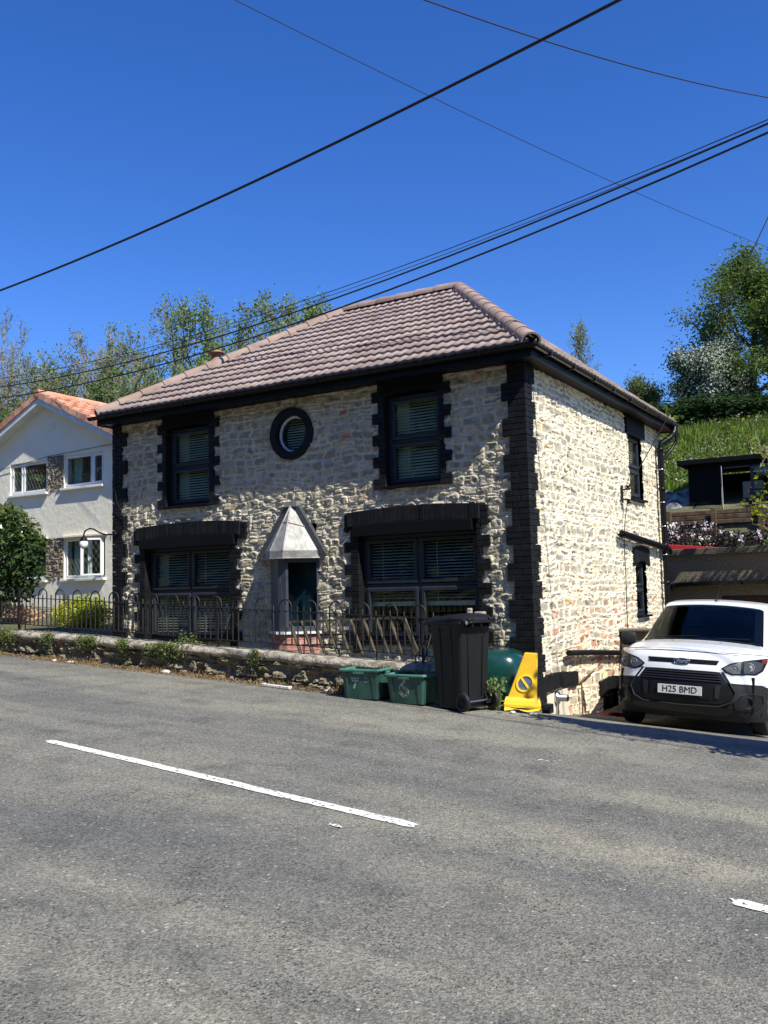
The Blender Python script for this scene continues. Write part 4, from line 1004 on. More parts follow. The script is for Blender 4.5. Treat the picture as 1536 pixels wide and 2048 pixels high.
mb.box((-.20, -.16, -.035), (.20, .16, -.02)); mb.build('base', M['yellow_light'], cone, bevel=.014, seg=3)
def conemap(u, v, h):  # front face of the tapered body
    k = (v-.10)/(.57-.10); return (.075*k*1.0+u, -(.11+(.06-.11)*k)-h, v)
dm = MB(); ring(dm, -.0, .235, .077, .098, .0, .012, conemap, n=40); dm.build('sign_ring', M['yellow_light'], cone)
dm = MB(); dm.prism([(.078*math.cos(a), .235+.078*math.sin(a)) for a in np.linspace(0, 2*PI, 36, endpoint=False)], .0, .003, conemap); dm.build('sign_disc', M['cone_blue'], cone, label='blue no-waiting disc')
dm = MB(); dm.prism([(-.062, .285), (-.045, .300), (.062, .186), (.045, .170)], .002, .009, conemap); dm.build('sign_slash', M['yellow_light'], cone)
wb = MB(); wb.box((.66, -1.46, gz(.7, -1.3)-.0), (.76, -1.36, gz(.7, -1.3)+.10)); wb.box((.68, -1.47, gz(.7, -1.3)+.03), (.74, -1.455, gz(.7, -1.3)+.08)); tag(wb.build('rubber_block', M['rubber'], bevel=.018, seg=3), 'small black rubber block on the ground right of the yellow cone', 'block')
# small white-topped post behind the bin
pb = MB(); pb.box((-1.02+.4, -.62, .7), (-.96+.4, -.56, 1.245)).box((-.92+.4, -.62, .6), (-.80+.4, -.50, 1.20)); tag(pb.build('gate_post', M['concrete'], bevel=.012), 'stub of pale stone gate post just behind the wheelie bin lid', 'post')

# ---------------------------------------------------------------- trellis panel leaning behind the railings
tr = thing('wooden_trellis', 'weathered slanting-slat wooden rack leaning behind the railings', 'trellis', (0, 0, 0))
ty = -1.12
def slat(p, q, wd, th, nm):
    p = Vector(p); q = Vector(q); d = (q-p).normalized(); s_ = Vector((0, 1, 0)).cross(d).normalized()*wd/2; t_ = Vector((0, th/2, 0))
    m_ = MB(); m_.hexa([p-s_-t_, q-s_-t_, q+s_-t_, p+s_-t_, p-s_+t_, q-s_+t_, q+s_+t_, p+s_+t_]); return m_.build(nm, M['wood_grey'], tr, bevel=.003)
slat((-2.98, ty, 1.105), (-1.22, ty, 1.15), .028, .022, 'top_rail')
for zz, dx in ((.93, .08), (.80, .14)): slat((-2.96+dx, ty+.03, zz), (-1.24+dx, ty+.03, zz+.03), .022, .02, 'cross_rail')
for i in range(10):
    x0 = -2.97+i*.193; z0 = 1.11+.045*i/10; slat((x0, ty-.02, z0), (x0+.17, ty-.02+random.uniform(-.01, .01), .70), .020, .055, 'slat')
slat((-1.22, ty-.03, 1.16), (-1.03, ty-.03, .72), .035, .03, 'end_post')

# ---------------------------------------------------------------- swan neck lamp on the left corner
lamp = thing('wall_lamp', 'black swan-neck wall lamp with white globe on the left corner of the stone house', 'lamp', (0, 0, 0))
lm = MB(); lz = 2.55; pts = [(-7.44, -.06, lz)] + [(-7.52, -.10, lz)] + [(-7.62, -.14, lz+.005), (-7.71, -.18, lz+.05), (-7.79, -.21, lz+.10), (-7.86, -.24, lz+.115), (-7.93, -.27, lz+.08), (-7.955, -.28, lz+.02), (-7.955, -.28, lz-.02)]
lm.tube(pts, .013, n=8); lm.lathe([(0, 0), (.045, 0), (.045, .015), (0, .02)], c=(-7.40, -.06, lz), n=14, M_=Matrix.Rotation(-PI/2, 4, 'Y')); lm.tube([(-7.50, -.09, lz), (-7.52, -.1, lz-.10)], .006); lm.build('arm', M['black_paint'], lamp)
lm = MB(); lm.lathe([(.012, .0), (.03, -.015), (.055, -.04), (.062, -.075), (.066, -.085), (.05, -.085)], c=(-7.955, -.28, lz-.01), n=20); lm.build('lamp_cap', M['black_paint'], lamp)
lm = MB(); lm.lathe([(.058, -.08), (.072, -.115), (.070, -.16), (.050, -.20), (.018, -.22), (0, -.222)], c=(-7.955, -.28, lz-.01), n=20); lm.build('globe', M['opal'], lamp)

# ---------------------------------------------------------------- wires
def wire(name, A, B, r, sag, label, n=40, ext=0.0, mt='rubber', ext_end=.8):
    A = Vector(A); B = Vector(B); pts = []; e0, e1 = (.9, .55) if ext > 0 else (0, ext_end)
    for i in range(n+1):
        t = -e0+(1+e0+e1)*i/n; p = A.lerp(B, t); p.z -= sag*4*t*(1-t); pts.append(p)
    tag(MB().tube(pts, r, n=6).build(name, M[mt], fixn=False), label, 'cable', 'overhead cables')
def px(x, y, Dp): return CAM + (cF + cR*((x-768)/1836.14) - cU*((y-1024)/1836.14))*Dp
# each cable runs at its own height and distance over the road or garden
wire('overhead_cable', px(0, 581, 15), px(1238, 0, 8), .0165, .13, 'thickest black cable rising from the left edge to the top', ext=.15)
wire('overhead_cable', px(470, 0, 12), px(1536, 495, 26), .006, .15, 'hair-thin cable falling from the top left to the right edge', ext=.2)
wire('overhead_cable', px(850, 0, 9), px(1536, 195, 13), .0075, .10, 'thin cable across the top right corner', ext=.2)
wire('overhead_cable', px(0, 757, 22), px(1536, 239, 10), .0062, .42, 'thin cable, uppermost of the rising bunch', ext=.1)
wire('overhead_cable', px(0, 774, 22), px(1536, 247, 10), .0125, .45, 'middle thick cable of the rising bunch', ext=.1)
wire('overhead_cable', px(0, 768, 26), px(1536, 246, 13), .0055, .50, 'very thin cable close above the middle of the bunch', ext=.1)
wire('overhead_cable', px(0, 796, 22), px(1536, 265, 10), .0135, .47, 'lowest thick cable of the rising bunch', ext=.1)
brk = thing('cable_bracket', 'small iron cable bracket with insulators on the sunlit side wall', 'bracket', (0, 0, 0))
m_ = MB(); m_.box((.02, 4.02, 2.84), (.05, 4.06, 3.12)).box((.05, 4.02, 3.05), (.14, 4.14, 3.07)).box((.05, 4.02, 2.88), (.14, 4.14, 2.90)); m_.build('plate', M['iron'], brk)
for zz in (3.09, 2.86):
    m_ = MB(); m_.lathe([(0, -.04), (.03, -.04), (.035, -.01), (.02, 0), (.035, .01), (.03, .035), (0, .04)], c=(.12, 4.10, zz), n=12); m_.build('insulator', M['gutter'], brk)
wire('service_cable', (.12, 4.10, 3.09), px(1536, 435, 15), .009, .12, 'black service cable from the side wall bracket up to the right edge', ext=.0)
m_ = MB(); pts = [(.10, 4.10, 2.84), (.05, 4.06, 2.5), (.04, 4.0, 2.1), (.04, 4.02, 1.6), (.04, 3.98, 1.1), (.04, 3.97, .75), (.04, 3.97, .2)]; m_.tube(pts, .0085, n=6); tag(m_.build('drop_cable', M['rubber'], fixn=False), 'black cable dropping straight down the side wall below the bracket', 'cable')

# ---------------------------------------------------------------- neighbour house
NY = 5.5; NX0, NX1 = -19.25, -12.9; NA = (-16.08, 6.86); NE = 5.40
nh = thing('white_house', 'cream rendered gabled house with orange tiled roof on the far left', 'house', (0, 0, 0))
def nmap(u, v, h): return (u, NY-h, v)
wins = {'UR': (-15.42, -13.91, 4.42, 5.29), 'UL': (-17.65, -16.09, 4.38, 5.26), 'LR': (-15.41, -13.85, 2.0, 3.07), 'LL': (-17.65, -16.09, 2.0, 3.07)}
nb = MB()
def wall_with_holes(mb, x0, x1, z0, top, holes, f, th=.25):
    xs_ = sorted({x0, x1, NA[0], *[h[0] for h in holes], *[h[1] for h in holes]})
    for a, b in zip(xs_[:-1], xs_[1:]):
        segs = sorted([(h[2], h[3]) for h in holes if h[0] <= a+1e-6 and h[1] >= b-1e-6]); z = z0
        for s0, s1 in segs: mb.prism([(a, z), (b, z), (b, s0), (a, s0)], -th, 0, f); z = s1
        mb.prism([(a, z), (b, z), (b, top(b)), (a, top(a))], -th, 0, f)
slope = (NA[1]-NE)/(NX1-NA[0])
wall_with_holes(nb, NX0, NX1, .5, lambda x: NA[1]-slope*abs(x-NA[0])*1.0-.06, list(wins.values()), nmap)
nb.box((NX0, NY+.25, .5), (NX0+.2, NY+10, NE-.3)).box((NX1-.2, NY+.25, .5), (NX1, NY+10, NE-.12)).box((NX0+.2, NY+9.8, .5), (NX1-.2, NY+10, NE-.12))
nb.box((NX0+.2, NY+.26, 3.5), (NX1-.2, NY+9.7, 3.7)).box((NX0+.2, NY+3, .5), (NX1-.2, NY+3.1, 5.3))
nb.build('wall', M['render_white'], nh)
lv = MB(); lv.box((-16.0-.02, NY-.02, 6.05), (-15.80, NY+.01, 6.25))
for k in range(5): lv.box((-16.0, NY-.03, 6.07+k*.035), (-15.82, NY-.018, 6.085+k*.035))
lv.build('vent', M['render_white'], nh)
# roof slabs of tiles
rt_ = MB()
for sgn in (-1, 1):
    ex_ = NA[0]+sgn*(NX1-NA[0]+.33); ez = NA[1]+.16-slope*(abs(ex_-NA[0])); L_ = math.hypot(ex_-NA[0], NA[1]+.16-ez); nrow = 11
    up = np.array((-sgn*abs(ex_-NA[0]), 0, NA[1]+.16-ez))/L_
    st = np.arange(0, 10.6, .06); g = L_/nrow; nrm = np.array((sgn*(NA[1]+.16-ez), 0, abs(ex_-NA[0])))/L_; wv = .028*np.clip(np.sin(2*PI*st/.33), -.3, 1)
    for k in range(nrow):
        rows = []
        for t, h in ((k*g, -.03), (k*g, .045), ((k+1)*g+.02, .0)):
            rows.append(np.array((ex_, NY-.34, ez))[None]+st[:, None]*np.array((0, 1, 0))[None]+t*up[None]+(h+wv)[:, None]*nrm[None])
        rt_.grid(rows, smooth=False)
    # verge cloak tiles, overlapping down the rake
    for k in range(nrow):
        p = np.array((ex_, NY-.37, ez))+up*(k*g); q = p+up*(g*1.04); n0 = nrm
        rt_.hexa([tuple(p-n0*.10), tuple(q-n0*.11), tuple(q-n0*.11+np.array((0, .12, 0))), tuple(p-n0*.10+np.array((0, .12, 0))), tuple(p+n0*.065), tuple(q+n0*.03), tuple(q+n0*.03+np.array((0, .12, 0))), tuple(p+n0*.065+np.array((0, .12, 0)))])
rt_.tube([(NA[0], NY-.38, NA[1]+.17), (NA[0], NY+10.2, NA[1]+.17)], .11, n=12)
rt_.build('roof', M['red_tile'], nh, fixn=False)
bb = MB()
for sgn in (-1, 1):
    ex_ = NA[0]+sgn*(NX1-NA[0]+.30); ez = NA[1]-slope*abs(ex_-NA[0])
    bb.hexa([(NA[0], NY-.33, NA[1]-.12), (ex_, NY-.33, ez-.12), (ex_, NY-.30, ez-.12), (NA[0], NY-.30, NA[1]-.12), (NA[0], NY-.33, NA[1]+.08), (ex_, NY-.33, ez+.08), (ex_, NY-.30, ez+.08), (NA[0], NY-.30, NA[1]+.08)])
    bb.hexa([(NA[0], NY-.30, NA[1]-.115), (ex_, NY-.30, ez-.115), (ex_, NY+.0, ez-.115), (NA[0], NY+.0, NA[1]-.115), (NA[0], NY-.30, NA[1]-.09), (ex_, NY-.30, ez-.09), (ex_, NY+.0, ez-.09), (NA[0], NY+.0, NA[1]-.09)])
bb.build('bargeboard', M['white_wood'], nh)
for (z0, z1, lab) in ((4.36, 5.32, 'upper panel of brown split stone between the white windows'), (1.97, 3.10, 'lower panel of brown split stone between the white windows')):
    rubble('stone_panel', -16.09, -15.42, z0, z1, nmap, M['rubble'], nh, seed=int(z0*10), ch=.085, relief=.07, res=.02, style='front', label=lab)
    o = nh.children[-1]; 
for o in nh.children:
    if o.name.startswith('stone_panel'):
        a_ = o.data.color_attributes['stone']; cc = np.empty(len(a_.data)*4, dtype=np.float32); a_.data.foreach_get('color', cc); cc = cc.reshape(-1, 4); cc[:, :3] *= np.array([.50, .46, .43]); a_.data.foreach_set('color', cc.ravel())
def nwindow(x0, x1, z0, z1, div, lab, openleaf=None):
    mb = MB(); y = -.06; fr = .055
    frame_bars(mb, x0, x1, z0, z1, fr, y-.05, y+.01, nmap)
    xm = x0+(x1-x0)*div; mb.prism([(xm-.035, z0+fr), (xm+.035, z0+fr), (xm+.035, z1-fr), (xm-.035, z1-fr)], y-.05, y+.01, nmap)
    w_ = mb.build('window', M['white_upvc'], nh, bevel=.008, label=lab)
    leaves = [(x0+fr, xm-.035), (xm+.035, x1-fr)]
    for i, (a, b) in enumerate(leaves):
        big = (b-a) > .6
        if openleaf == i:
            ang = math.radians(38); hx = b; c_, s_ = math.cos(ang), math.sin(ang)
            def f(u, v, h, hx=hx, c_=c_, s_=s_): return (hx-(hx-u)*c_-h*s_*0, NY-.03-(hx-u)*s_-h, v)
        else: f = nmap
        off = y if openleaf != i else 0
        sb = MB(); ww = .03 if big else .045; frame_bars(sb, a, b, z0+fr, z1-fr, ww, off-.03, off+.025, f); sash = sb.build('sash', M['white_upvc'], w_, bevel=.006)
        g = MB(); g.prism([(a+ww, z0+fr+ww), (b-ww, z0+fr+ww), (b-ww, z1-fr-ww), (a+ww, z1-fr-ww)], off-.004, off, f); g.build('pane', M['glass'], w_)
        # leaded diamonds
        lc = MB(); A0, A1, B0, B1 = a+ww, b-ww, z0+fr+ww, z1-fr-ww; s2 = .13; k = 1.75
        for sg in (1, -1):
            c = -6.0
            while c < 8:
                pts = []
                for xx in (A0, A1):
                    zz = B0+sg*k*(xx-A0)+c*s2*k
                    pts.append((xx, zz))
                (xa, za), (xb, zb) = pts
                def clip(xa, za, xb, zb):
                    t0, t1 = 0, 1; dz = zb-za
                    for lo, hi in ((B0, B1),):
                        ta, tb = (lo-za)/dz, (hi-za)/dz
                        if ta > tb: ta, tb = tb, ta
                        t0, t1 = max(t0, ta), min(t1, tb)
                    return t0, t1
                t0, t1 = clip(xa, za, xb, zb)
                if t1-t0 > .02: lc.tube([f(xa+(xb-xa)*t0, za+(zb-za)*t0, off+.003), f(xa+(xb-xa)*t1, za+(zb-za)*t1, off+.003)], .0028, n=4, caps=False)
                c += 1
        lc.build('leading', M['lead_came'], w_, fixn=False)
    s3 = MB(); s3.prism([(x0-.06, z0-.07), (x1+.05, z0-.07), (x1+.05, z0-.01), (x0-.06, z0-.01)], -.10, .10, nmap); s3.build('sill', M['white_upvc'], w_, bevel=.008)
    cu = []
    for q in range(24): cu.append([nmap(x0+.05+.35*q/23, zz, -.30-.03*math.sin(q*1.3)) for zz in (z0, z1)])
    MB().grid(cu).build('curtain', M['curtain'], w_)
nwindow(*wins['UR'], .70, 'upper right white window with diamond leading'); nwindow(*wins['UL'], .33, 'upper left white window with diamond leading')
nwindow(*wins['LR'], .60, 'lower right white window with one casement ajar', openleaf=1); nwindow(*wins['LL'], .33, 'lower left white window half hidden by the laurel')
hd = MB(); hd.prism([(-15.45, 3.09), (-13.75, 3.09), (-13.75, 3.13), (-15.45, 3.13)], -.02, .10, nmap).prism([(-17.7, 3.09), (-16.05, 3.09), (-16.05, 3.13), (-17.7, 3.13)], -.02, .10, nmap); hd.build('head_moulding', M['render_white'], nh)
tag(MB().tube([(-19.2, NY-.05, 5.02), (-16, NY-.04, 5.33), (-12.95, NY-.04, 5.62-.18)], .008, n=5).build('wall_cable', M['rubber']), 'thin dark cable running across the gable of the white house', 'cable')
lw = thing('boundary_wall', 'low pinkish stone wall at the foot of the white house', 'wall', (0, 0, 0))
rubble('wall_stones', -17.5, -11.2, .6, 1.22, lambda u, v, h: (u, 4.2-h, v), M['rubble'], lw, seed=77, ch=.13, relief=.06, res=.025, style='side')
m_ = MB(); m_.box((-17.5, 4.19, 1.20), (-11.2, 4.45, 1.25)); m_.build('coping', M['concrete'], lw, bevel=.02)

# ---------------------------------------------------------------- right: garage, terrace, cabin
ga = thing('garage', 'brown roughcast garage wall with flat coping behind the van', 'garage', (0, 0, 0))
GY = 9.0
def gmap(u, v, h): return (u, GY-h, v)
g_ = MB(); g_.box((-3.5, GY, -1.6), (.55, GY+.25, 2.07)).box((.55, GY, 1.20), (4.3, GY+.25, 2.07)).box((4.3, GY, -1.6), (7, GY+.25, 2.07)); g_.box((-3.5, GY+.25, -1.6), (-3.3, GY+5, 2.07)).box((6.8, GY+.25, -1.6), (7, GY+5, 2.07)); g_.build('wall', M['garage'], ga)
g_ = MB(); g_.box((-3.6, GY-.10, 2.065), (7.1, GY+5.1, 2.20)); g_.build('roof', M['garage_trim'], ga, bevel=.01)
g_ = MB(); g_.box((.56, GY+.08, -1.3), (4.29, GY+.12, 1.195))
for k in range(18): g_.box((.57+k*.206, GY+.06, -1.3), (.60+k*.206, GY+.085, 1.19))
g_.build('door', M['garage_door'], ga)
g_ = MB(); ar = [(-.585, 1.22), (-.565, 1.33), (-.50, 1.41), (-.40, 1.47), (-.28, 1.495), (0, 1.50), (1, 1.515), (5, 1.56)]
for a, b in zip(ar[:-1], ar[1:]): g_.prism([a, b, (b[0], b[1]-.085), (a[0]+.05, a[1]-.085)], -.01, .26, gmap)
g_.build('drip_canopy', M['gutter_side'], ga, label='dark curved drip canopy across the garage wall')
rp = MB(); rp.hexa([(-3.2, GY+1.2, 2.21), (.35, GY+1.2, 2.21), (-.5, GY+3, 2.21), (-3.2, GY+3, 2.21), (-3.2, GY+1.2, 2.62), (.35, GY+1.2, 2.245), (-.5, GY+3, 2.25), (-3.2, GY+3, 2.66)])
tag(rp.build('red_cover', M['red_paint'], bevel=.01), 'red sheet lying along the garage roof next to the downpipe', 'cover')
sw = thing('side_wall_stub', 'short low rendered wall stub against the stone house, half hidden by the van', 'wall', (0, 0, 0)); m_ = MB(); m_.box((.03, 3.62, -1.2), (.75, 3.85, .74)); m_.build('render', M['garage_trim'], sw, bevel=.01)
m_ = MB(); m_.box((.0, 3.58, .74), (.80, 3.9, .78)); m_.build('coping', M['mortar_grey'], sw, bevel=.01)
rd = MB(); z0 = float(H(.35, 2.3))
rows = [[(.12+.55*u, 2.0+.7*v, z0+.02+.10*math.exp(-((u-.5)**2+(v-.5)**2)*9)+.012*math.sin(u*19+v*7)) for u in np.linspace(0, 1, 14)] for v in np.linspace(0, 1, 12)]
rd.grid(rows); tag(rd.build('red_bag', M['red_paint']), 'crumpled red and black bag lying on the drive at the foot of the side wall', 'bag')
rd = MB(); rd.grid([[(.2+.42*u, 1.95+.55*v, z0+.075+.09*math.exp(-((u-.5)**2+(v-.5)**2)*9)) for u in np.linspace(0, 1, 10)] for v in np.linspace(0, 1, 10)]); tag(rd.build('black_sheet', M['rubber']), 'black plastic sheet thrown over the red bag', 'sheet')

cb = thing('garden_cabin', 'black flat-roofed garden cabin with open glass doors on the terrace', 'cabin', (0, 0, 0))
CY = 28.0
def cmap(u, v, h): return (u, CY-h, v)
m_ = MB(); x0, x1 = -4.2, 3.2; m_.box((x0, CY, 4.2), (-2.93, CY+.15, 6.3)).box((-2.93, CY, 6.12), (-.6, CY+.15, 6.3)).box((-.6, CY, 4.2), (x1, CY+.15, 6.3)); m_.box((x0, CY+.15, 4.2), (x0+.15, CY+3.5, 6.2)).box((x1-.15, CY+.15, 4.2), (x1, CY+3.5, 6.2)).box((x0+.15, CY+3.35, 4.2), (x1-.15, CY+3.5, 6.2))
for k in range(14): m_.box((x0-.01, CY-.018, 4.25+k*.145), (-2.93, CY-.0, 4.25+k*.145+.125))
m_.build('wall', M['cabin_black'], cb)
m_ = MB(); m_.box((x0-.35, CY-.45, 6.30), (x1+.4, CY+3.8, 6.50)); m_.build('roof', M['cabin_black'], cb, bevel=.015)
m_ = MB(); frame_bars(m_, -2.93, -.6, 4.3, 6.12, .06, -.1, .02, cmap); m_.prism([(-1.78, 4.3), (-1.70, 4.3), (-1.70, 6.1), (-1.78, 6.1)], -.1, .02, cmap); df = m_.build('door_frame', M['upvc_dark'], cb)
m_ = MB()
def omap(u, v, h): return (-2.90+u*.20, CY-.05-u*.85-h*.3, v)
for r in ((0, .95, 4.32, 4.42), (0, .95, 5.98, 6.08), (0, .09, 4.42, 5.98), (.86, .95, 4.42, 5.98)): m_.prism([(r[0], r[2]), (r[1], r[2]), (r[1], r[3]), (r[0], r[3])], 0, .18, omap)
dl = m_.build('open_door', M['white_upvc'], cb, label='white edged glass door standing open')
m_ = MB(); m_.prism([(.09, 4.42), (.86, 4.42), (.86, 5.98), (.09, 5.98)], .08, .10, omap); m_.build('pane', M['glass'], dl)
m_ = MB(); m_.prism([(-1.70, 4.36), (-.66, 4.36), (-.66, 6.06), (-1.70, 6.06)], -.05, -.04, cmap); m_.build('pane', M['glass'], df)
m_ = MB(); m_.box((-2.3, CY+1.2, 4.3), (-1.5, CY+1.25, 5.6)); m_.build('inner_panel', M['interior_white'], cb)
ch = MB()
for k in range(5): ch.box((-1.75, CY-.55, 4.45+k*.15), (-.75, CY-.52, 4.51+k*.15))
ch.box((-1.76, CY-.56, 4.3), (-1.70, CY-.5, 5.15)).box((-.80, CY-.56, 4.3), (-.74, CY-.5, 5.15)); ch.box((-1.75, CY-1.0, 4.62), (-.75, CY-.55, 4.67)); ch.box((-1.75, CY-1.02, 4.3), (-1.69, CY-.96, 4.65)).box((-.81, CY-1.02, 4.3), (-.75, CY-.96, 4.65))
tag(ch.build('slatted_bench', M['cabin_black'], bevel=.005), 'dark slatted bench in front of the black cabin doors', 'bench')
# terrace sleeper walls
tw = thing('sleeper_wall', 'stepped brown timber sleeper wall holding up the cabin terrace', 'retaining wall', (0, 0, 0))
for j, (yy, zb, zt) in enumerate(((25.6, 3.1, 4.25),)):
    for k in range(6):
        m_ = MB(); z = zb+k*(zt-zb)/6; m_.box((-5.5, yy+.06*((k*7) % 3), z+.012), (5, yy+.35, z+(zt-zb)/6-.008)); m_.build('sleeper', M['rhs_wood'], tw, bevel=.02)
    for k in range(6): m_ = MB(); m_.box((-4.6+k*1.7, yy-.10, zb), (-4.4+k*1.7, yy+.0, zt+.02)); m_.build('upright', M['rhs_wood'], tw, bevel=.01)
tp_ = MB(); rows = []
for u in np.linspace(0, 1, 60):
    row = []
    for v in np.linspace(0, 1, 40):
        x = -8.5+4.3*u; y = 27.6+2.0*v; row.append((x, y, 4.35+1.15*math.sin(v*PI/2)*(.8+.2*math.sin(u*9))+.12*math.sin(u*23+v*5)+.08*math.cos(v*19+u*11)+.35*float(fbm(np.array(u*9), np.array(v*7), 3, 3))-.17))
    rows.append(row)
tp_.grid(rows); tag(tp_.build('tarpaulin', M['tarp'], fixn=False), 'crumpled grey tarpaulin heaped beside the black cabin', 'tarpaulin')
# ---------------------------------------------------------------- the white van
van = thing('parked_van', 'white panel van with black lower bumper parked nose out on the drive at the right', 'van', (1.715, .17, -.250), 0)
van.scale = (.98, .955, .955); van.rotation_euler = (-.098, .052, 0)
def Fy(x, z):
    a = min(abs(x)/.9, 1.02); base = .20*a**2.2 + .36*max(0, (a-.62)/.38)**2.6
    zs = [.18, .26, .34, .45, .60, .70, .80, .90, .97, 1.02]; ys = [.13, .045, .0, -.01, .0, .025, .05, .085, .13, .20]
    return base + float(np.interp(z, zs, ys))
def fpt(x, z, off=0.0):
    n = Vector((.6*(1 if x > 0 else -1)*max(0, (abs(x)-.5)/.4)**1.5, -1, .15)).normalized(); p = Vector((x, Fy(x, z), z)) + n*off; return tuple(p)
def polyrow(poly, z):
    xs = []
    for (a, b) in zip(poly, poly[1:]+poly[:1]):
        if (a[1] <= z) != (b[1] <= z): t = (z-a[1])/(b[1]-a[1]); xs.append(a[0]+(b[0]-a[0])*t)
    return (min(xs), max(xs)) if len(xs) >= 2 else None
def patch(poly, off, nr=16, nc=16, mb=None, skirt=0.02):
    mb = mb or MB(); z0 = min(p[1] for p in poly); z1 = max(p[1] for p in poly); rows = []
    zl = sorted(set([z0+(z1-z0)*(.004+.992*k/nr) for k in range(nr+1)] + [p[1]+e_ for p in poly for e_ in (-1e-3, 1e-3) if z0+1e-3 < p[1]+e_ < z1-1e-3]))
    for z in zl:
        r = polyrow(poly, z)
        if r: rows.append([fpt(r[0]+(r[1]-r[0])*k/nc, z, off) for k in range(nc+1)])
    mb.grid(rows)
    for edge in (rows[0], rows[-1], [r[0] for r in rows], [r[-1] for r in rows]):
        mb.grid([edge, [(p[0], p[1]+skirt, p[2]) for p in edge]])
    return mb
# grey plastic front shell
rows = [[fpt(x, z) for x in np.linspace(-.905, .905, 61)] for z in (.18, .2, .23, .26, .30, .34, .40, .46, .54, .60, .65, .70, .76, .80, .85, .90, .94, .97, 1.0)]
mb = MB().grid(rows)
mb.grid([[(p[0]*.98, p[1]+.02, .18) for p in rows[0]], [(p[0]*.9, 1.0, .17) for p in rows[0]]])
mb.build('bumper', M['van_grey'], van, fixn=True)
# white nose
for s_ in (-1, 1):
    P_ = [(0, .992), (0, .757), (.40, .757), (.50, .64), (.56, .625), (.76, .655), (.86, .625), (.905, .60), (.905, .992)]
    P_ = [(s_*a, b) for a, b in P_]; patch(P_, .010, 22, 26).build('nose_panel', M['van_white'], van, fixn=True)
def headlight_poly(s_): return [(s_*a, b) for a, b in [(.455, .805), (.50, .755), (.575, .728), (.68, .735), (.80, .745), (.855, .80), (.885, .915), (.885, .965), (.80, .94), (.66, .905), (.55, .870)]]
for s_ in (-1, 1):
    hl = patch(headlight_poly(s_), .014, 16, 16).build('headlight', M['van_black'], van, fixn=True)
    r_ = [(s_*a, b) for a, b in [(.48, .805), (.52, .768), (.58, .745), (.66, .75), (.66, .89), (.56, .855)]]; patch(r_, .019, 10, 8).build('reflector', mat('lamp_silver', (.16, .165, .17), .45, metal=.3), hl)
    r_ = [(s_*a, b) for a, b in [(.69, .755), (.79, .765), (.84, .81), (.86, .90), (.78, .915), (.69, .90)]]; patch(r_, .019, 10, 8).build('reflector', mat('lamp_silver2', (.10, .105, .11), .4, metal=.3), hl)
    for (xx, zz, rr) in ((.60, .81, .045), (.745, .835, .052)):
        c = Vector(fpt(s_*xx, zz, .022)); Rm = Matrix.Translation(c) @ Vector((s_*.35*(xx/.9), -1, .1)).to_track_quat('Z', 'Y').to_matrix().to_4x4()
        MB().lathe([(rr, -.01), (rr, .0), (rr*.86, .004), (rr*.8, -.004), (rr*.4, .002), (0, .006)], n=22, M_=Rm).build('lamp_bowl', mat('lamp_bowl', (.30, .31, .32), .5, metal=.4), hl)
    am = [(s_*a, b) for a, b in [(.845, .89), (.872, .895), (.882, .93), (.882, .955), (.84, .945)]]; patch(am, .021, 6, 6).build('indicator', M['amber'], hl)
    patch(headlight_poly(s_), .030, 16, 16).build('lens_cover', M['lamp_glass'], hl, fixn=True)
# grilles
ug = [(-.42, .895), (.43, .895), (.40, .838), (-.40, .838)]
g1 = patch([( .43, .895), (.40, .835), (-.40, .835), (-.43, .895)], .016, 6, 30).build('upper_grille', M['van_black'], van)
m_ = MB()
for z in (.882, .866, .850): m_.tube([fpt(x, z, .020) for x in np.linspace(-.405, .405, 20)], .0045, n=6)
m_.build('grille_bar', M['van_grey'], g1)
g2 = patch([(.44, .752), (.60, .52), (.56, .42), (.46, .37), (-.46, .37), (-.56, .42), (-.60, .52), (-.44, .752)], .012, 16, 30).build('lower_grille', M['van_black'], van)
m_ = MB()
for z, hw in ((.725, .42), (.695, .44), (.665, .46), (.635, .47)): m_.tube([fpt(x, z, .022) for x in np.linspace(-hw, hw, 24)], .0085, n=6)
m_.build('grille_bar', M['van_grey'], g2)
m_ = MB(); m_.tube([fpt(x, z, .018) for x, z in [(.47, .76), (.56, .62), (.62, .52), (.57, .40), (.45, .34), (0, .325), (-.45, .34), (-.57, .40), (-.62, .52), (-.56, .62), (-.47, .76)]], .012, n=8); m_.build('grille_surround', M['van_grey'], g2)
m_ = MB(); patch([(.36, .60), (.36, .415), (-.36, .415), (-.36, .60)], .022, 5, 10, m_); m_.build('plate_holder', M['van_black'], van)
for s_ in (-1, 1):
    q = [(s_*a, b) for a, b in [(.40, .585), (.46, .60), (.44, .43), (.40, .43)]]; patch(q, .026, 6, 4).build('trim_blade', M['van_grey'], van)
    fp = [(s_*a, b) for a, b in [(.60, .40), (.66, .49), (.76, .52), (.86, .50), (.86, .36), (.78, .30), (.62, .31)]]; fg = patch(fp, .012, 10, 10).build('fog_recess', M['van_black'], van)
    c = Vector(fpt(s_*.735, .405, .02)); Rm = Matrix.Translation(c) @ Vector((s_*.45, -1, .05)).to_track_quat('Z', 'Y').to_matrix().to_4x4()
    MB().lathe([(.070, -.015), (.075, .0), (.066, .006), (.060, -.02), (.0, -.03)], n=24, M_=Rm).build('fog_ring', M['van_grey'], fg)
    m_ = MB(); m_.tube([fpt(s_*a, b, .02) for a, b in fp_] if False else [fpt(s_*a, b, .018) for a, b in [(.60, .40), (.66, .49), (.76, .52), (.86, .50), (.87, .40)]], .008, n=6); m_.build('fog_trim', M['van_grey'], fg)
patch([(.62, .30), (.50, .235), (-.50, .235), (-.62, .30), (-.55, .33), (.55, .33)], .014, 6, 20).build('lower_lip', M['van_black'], van)
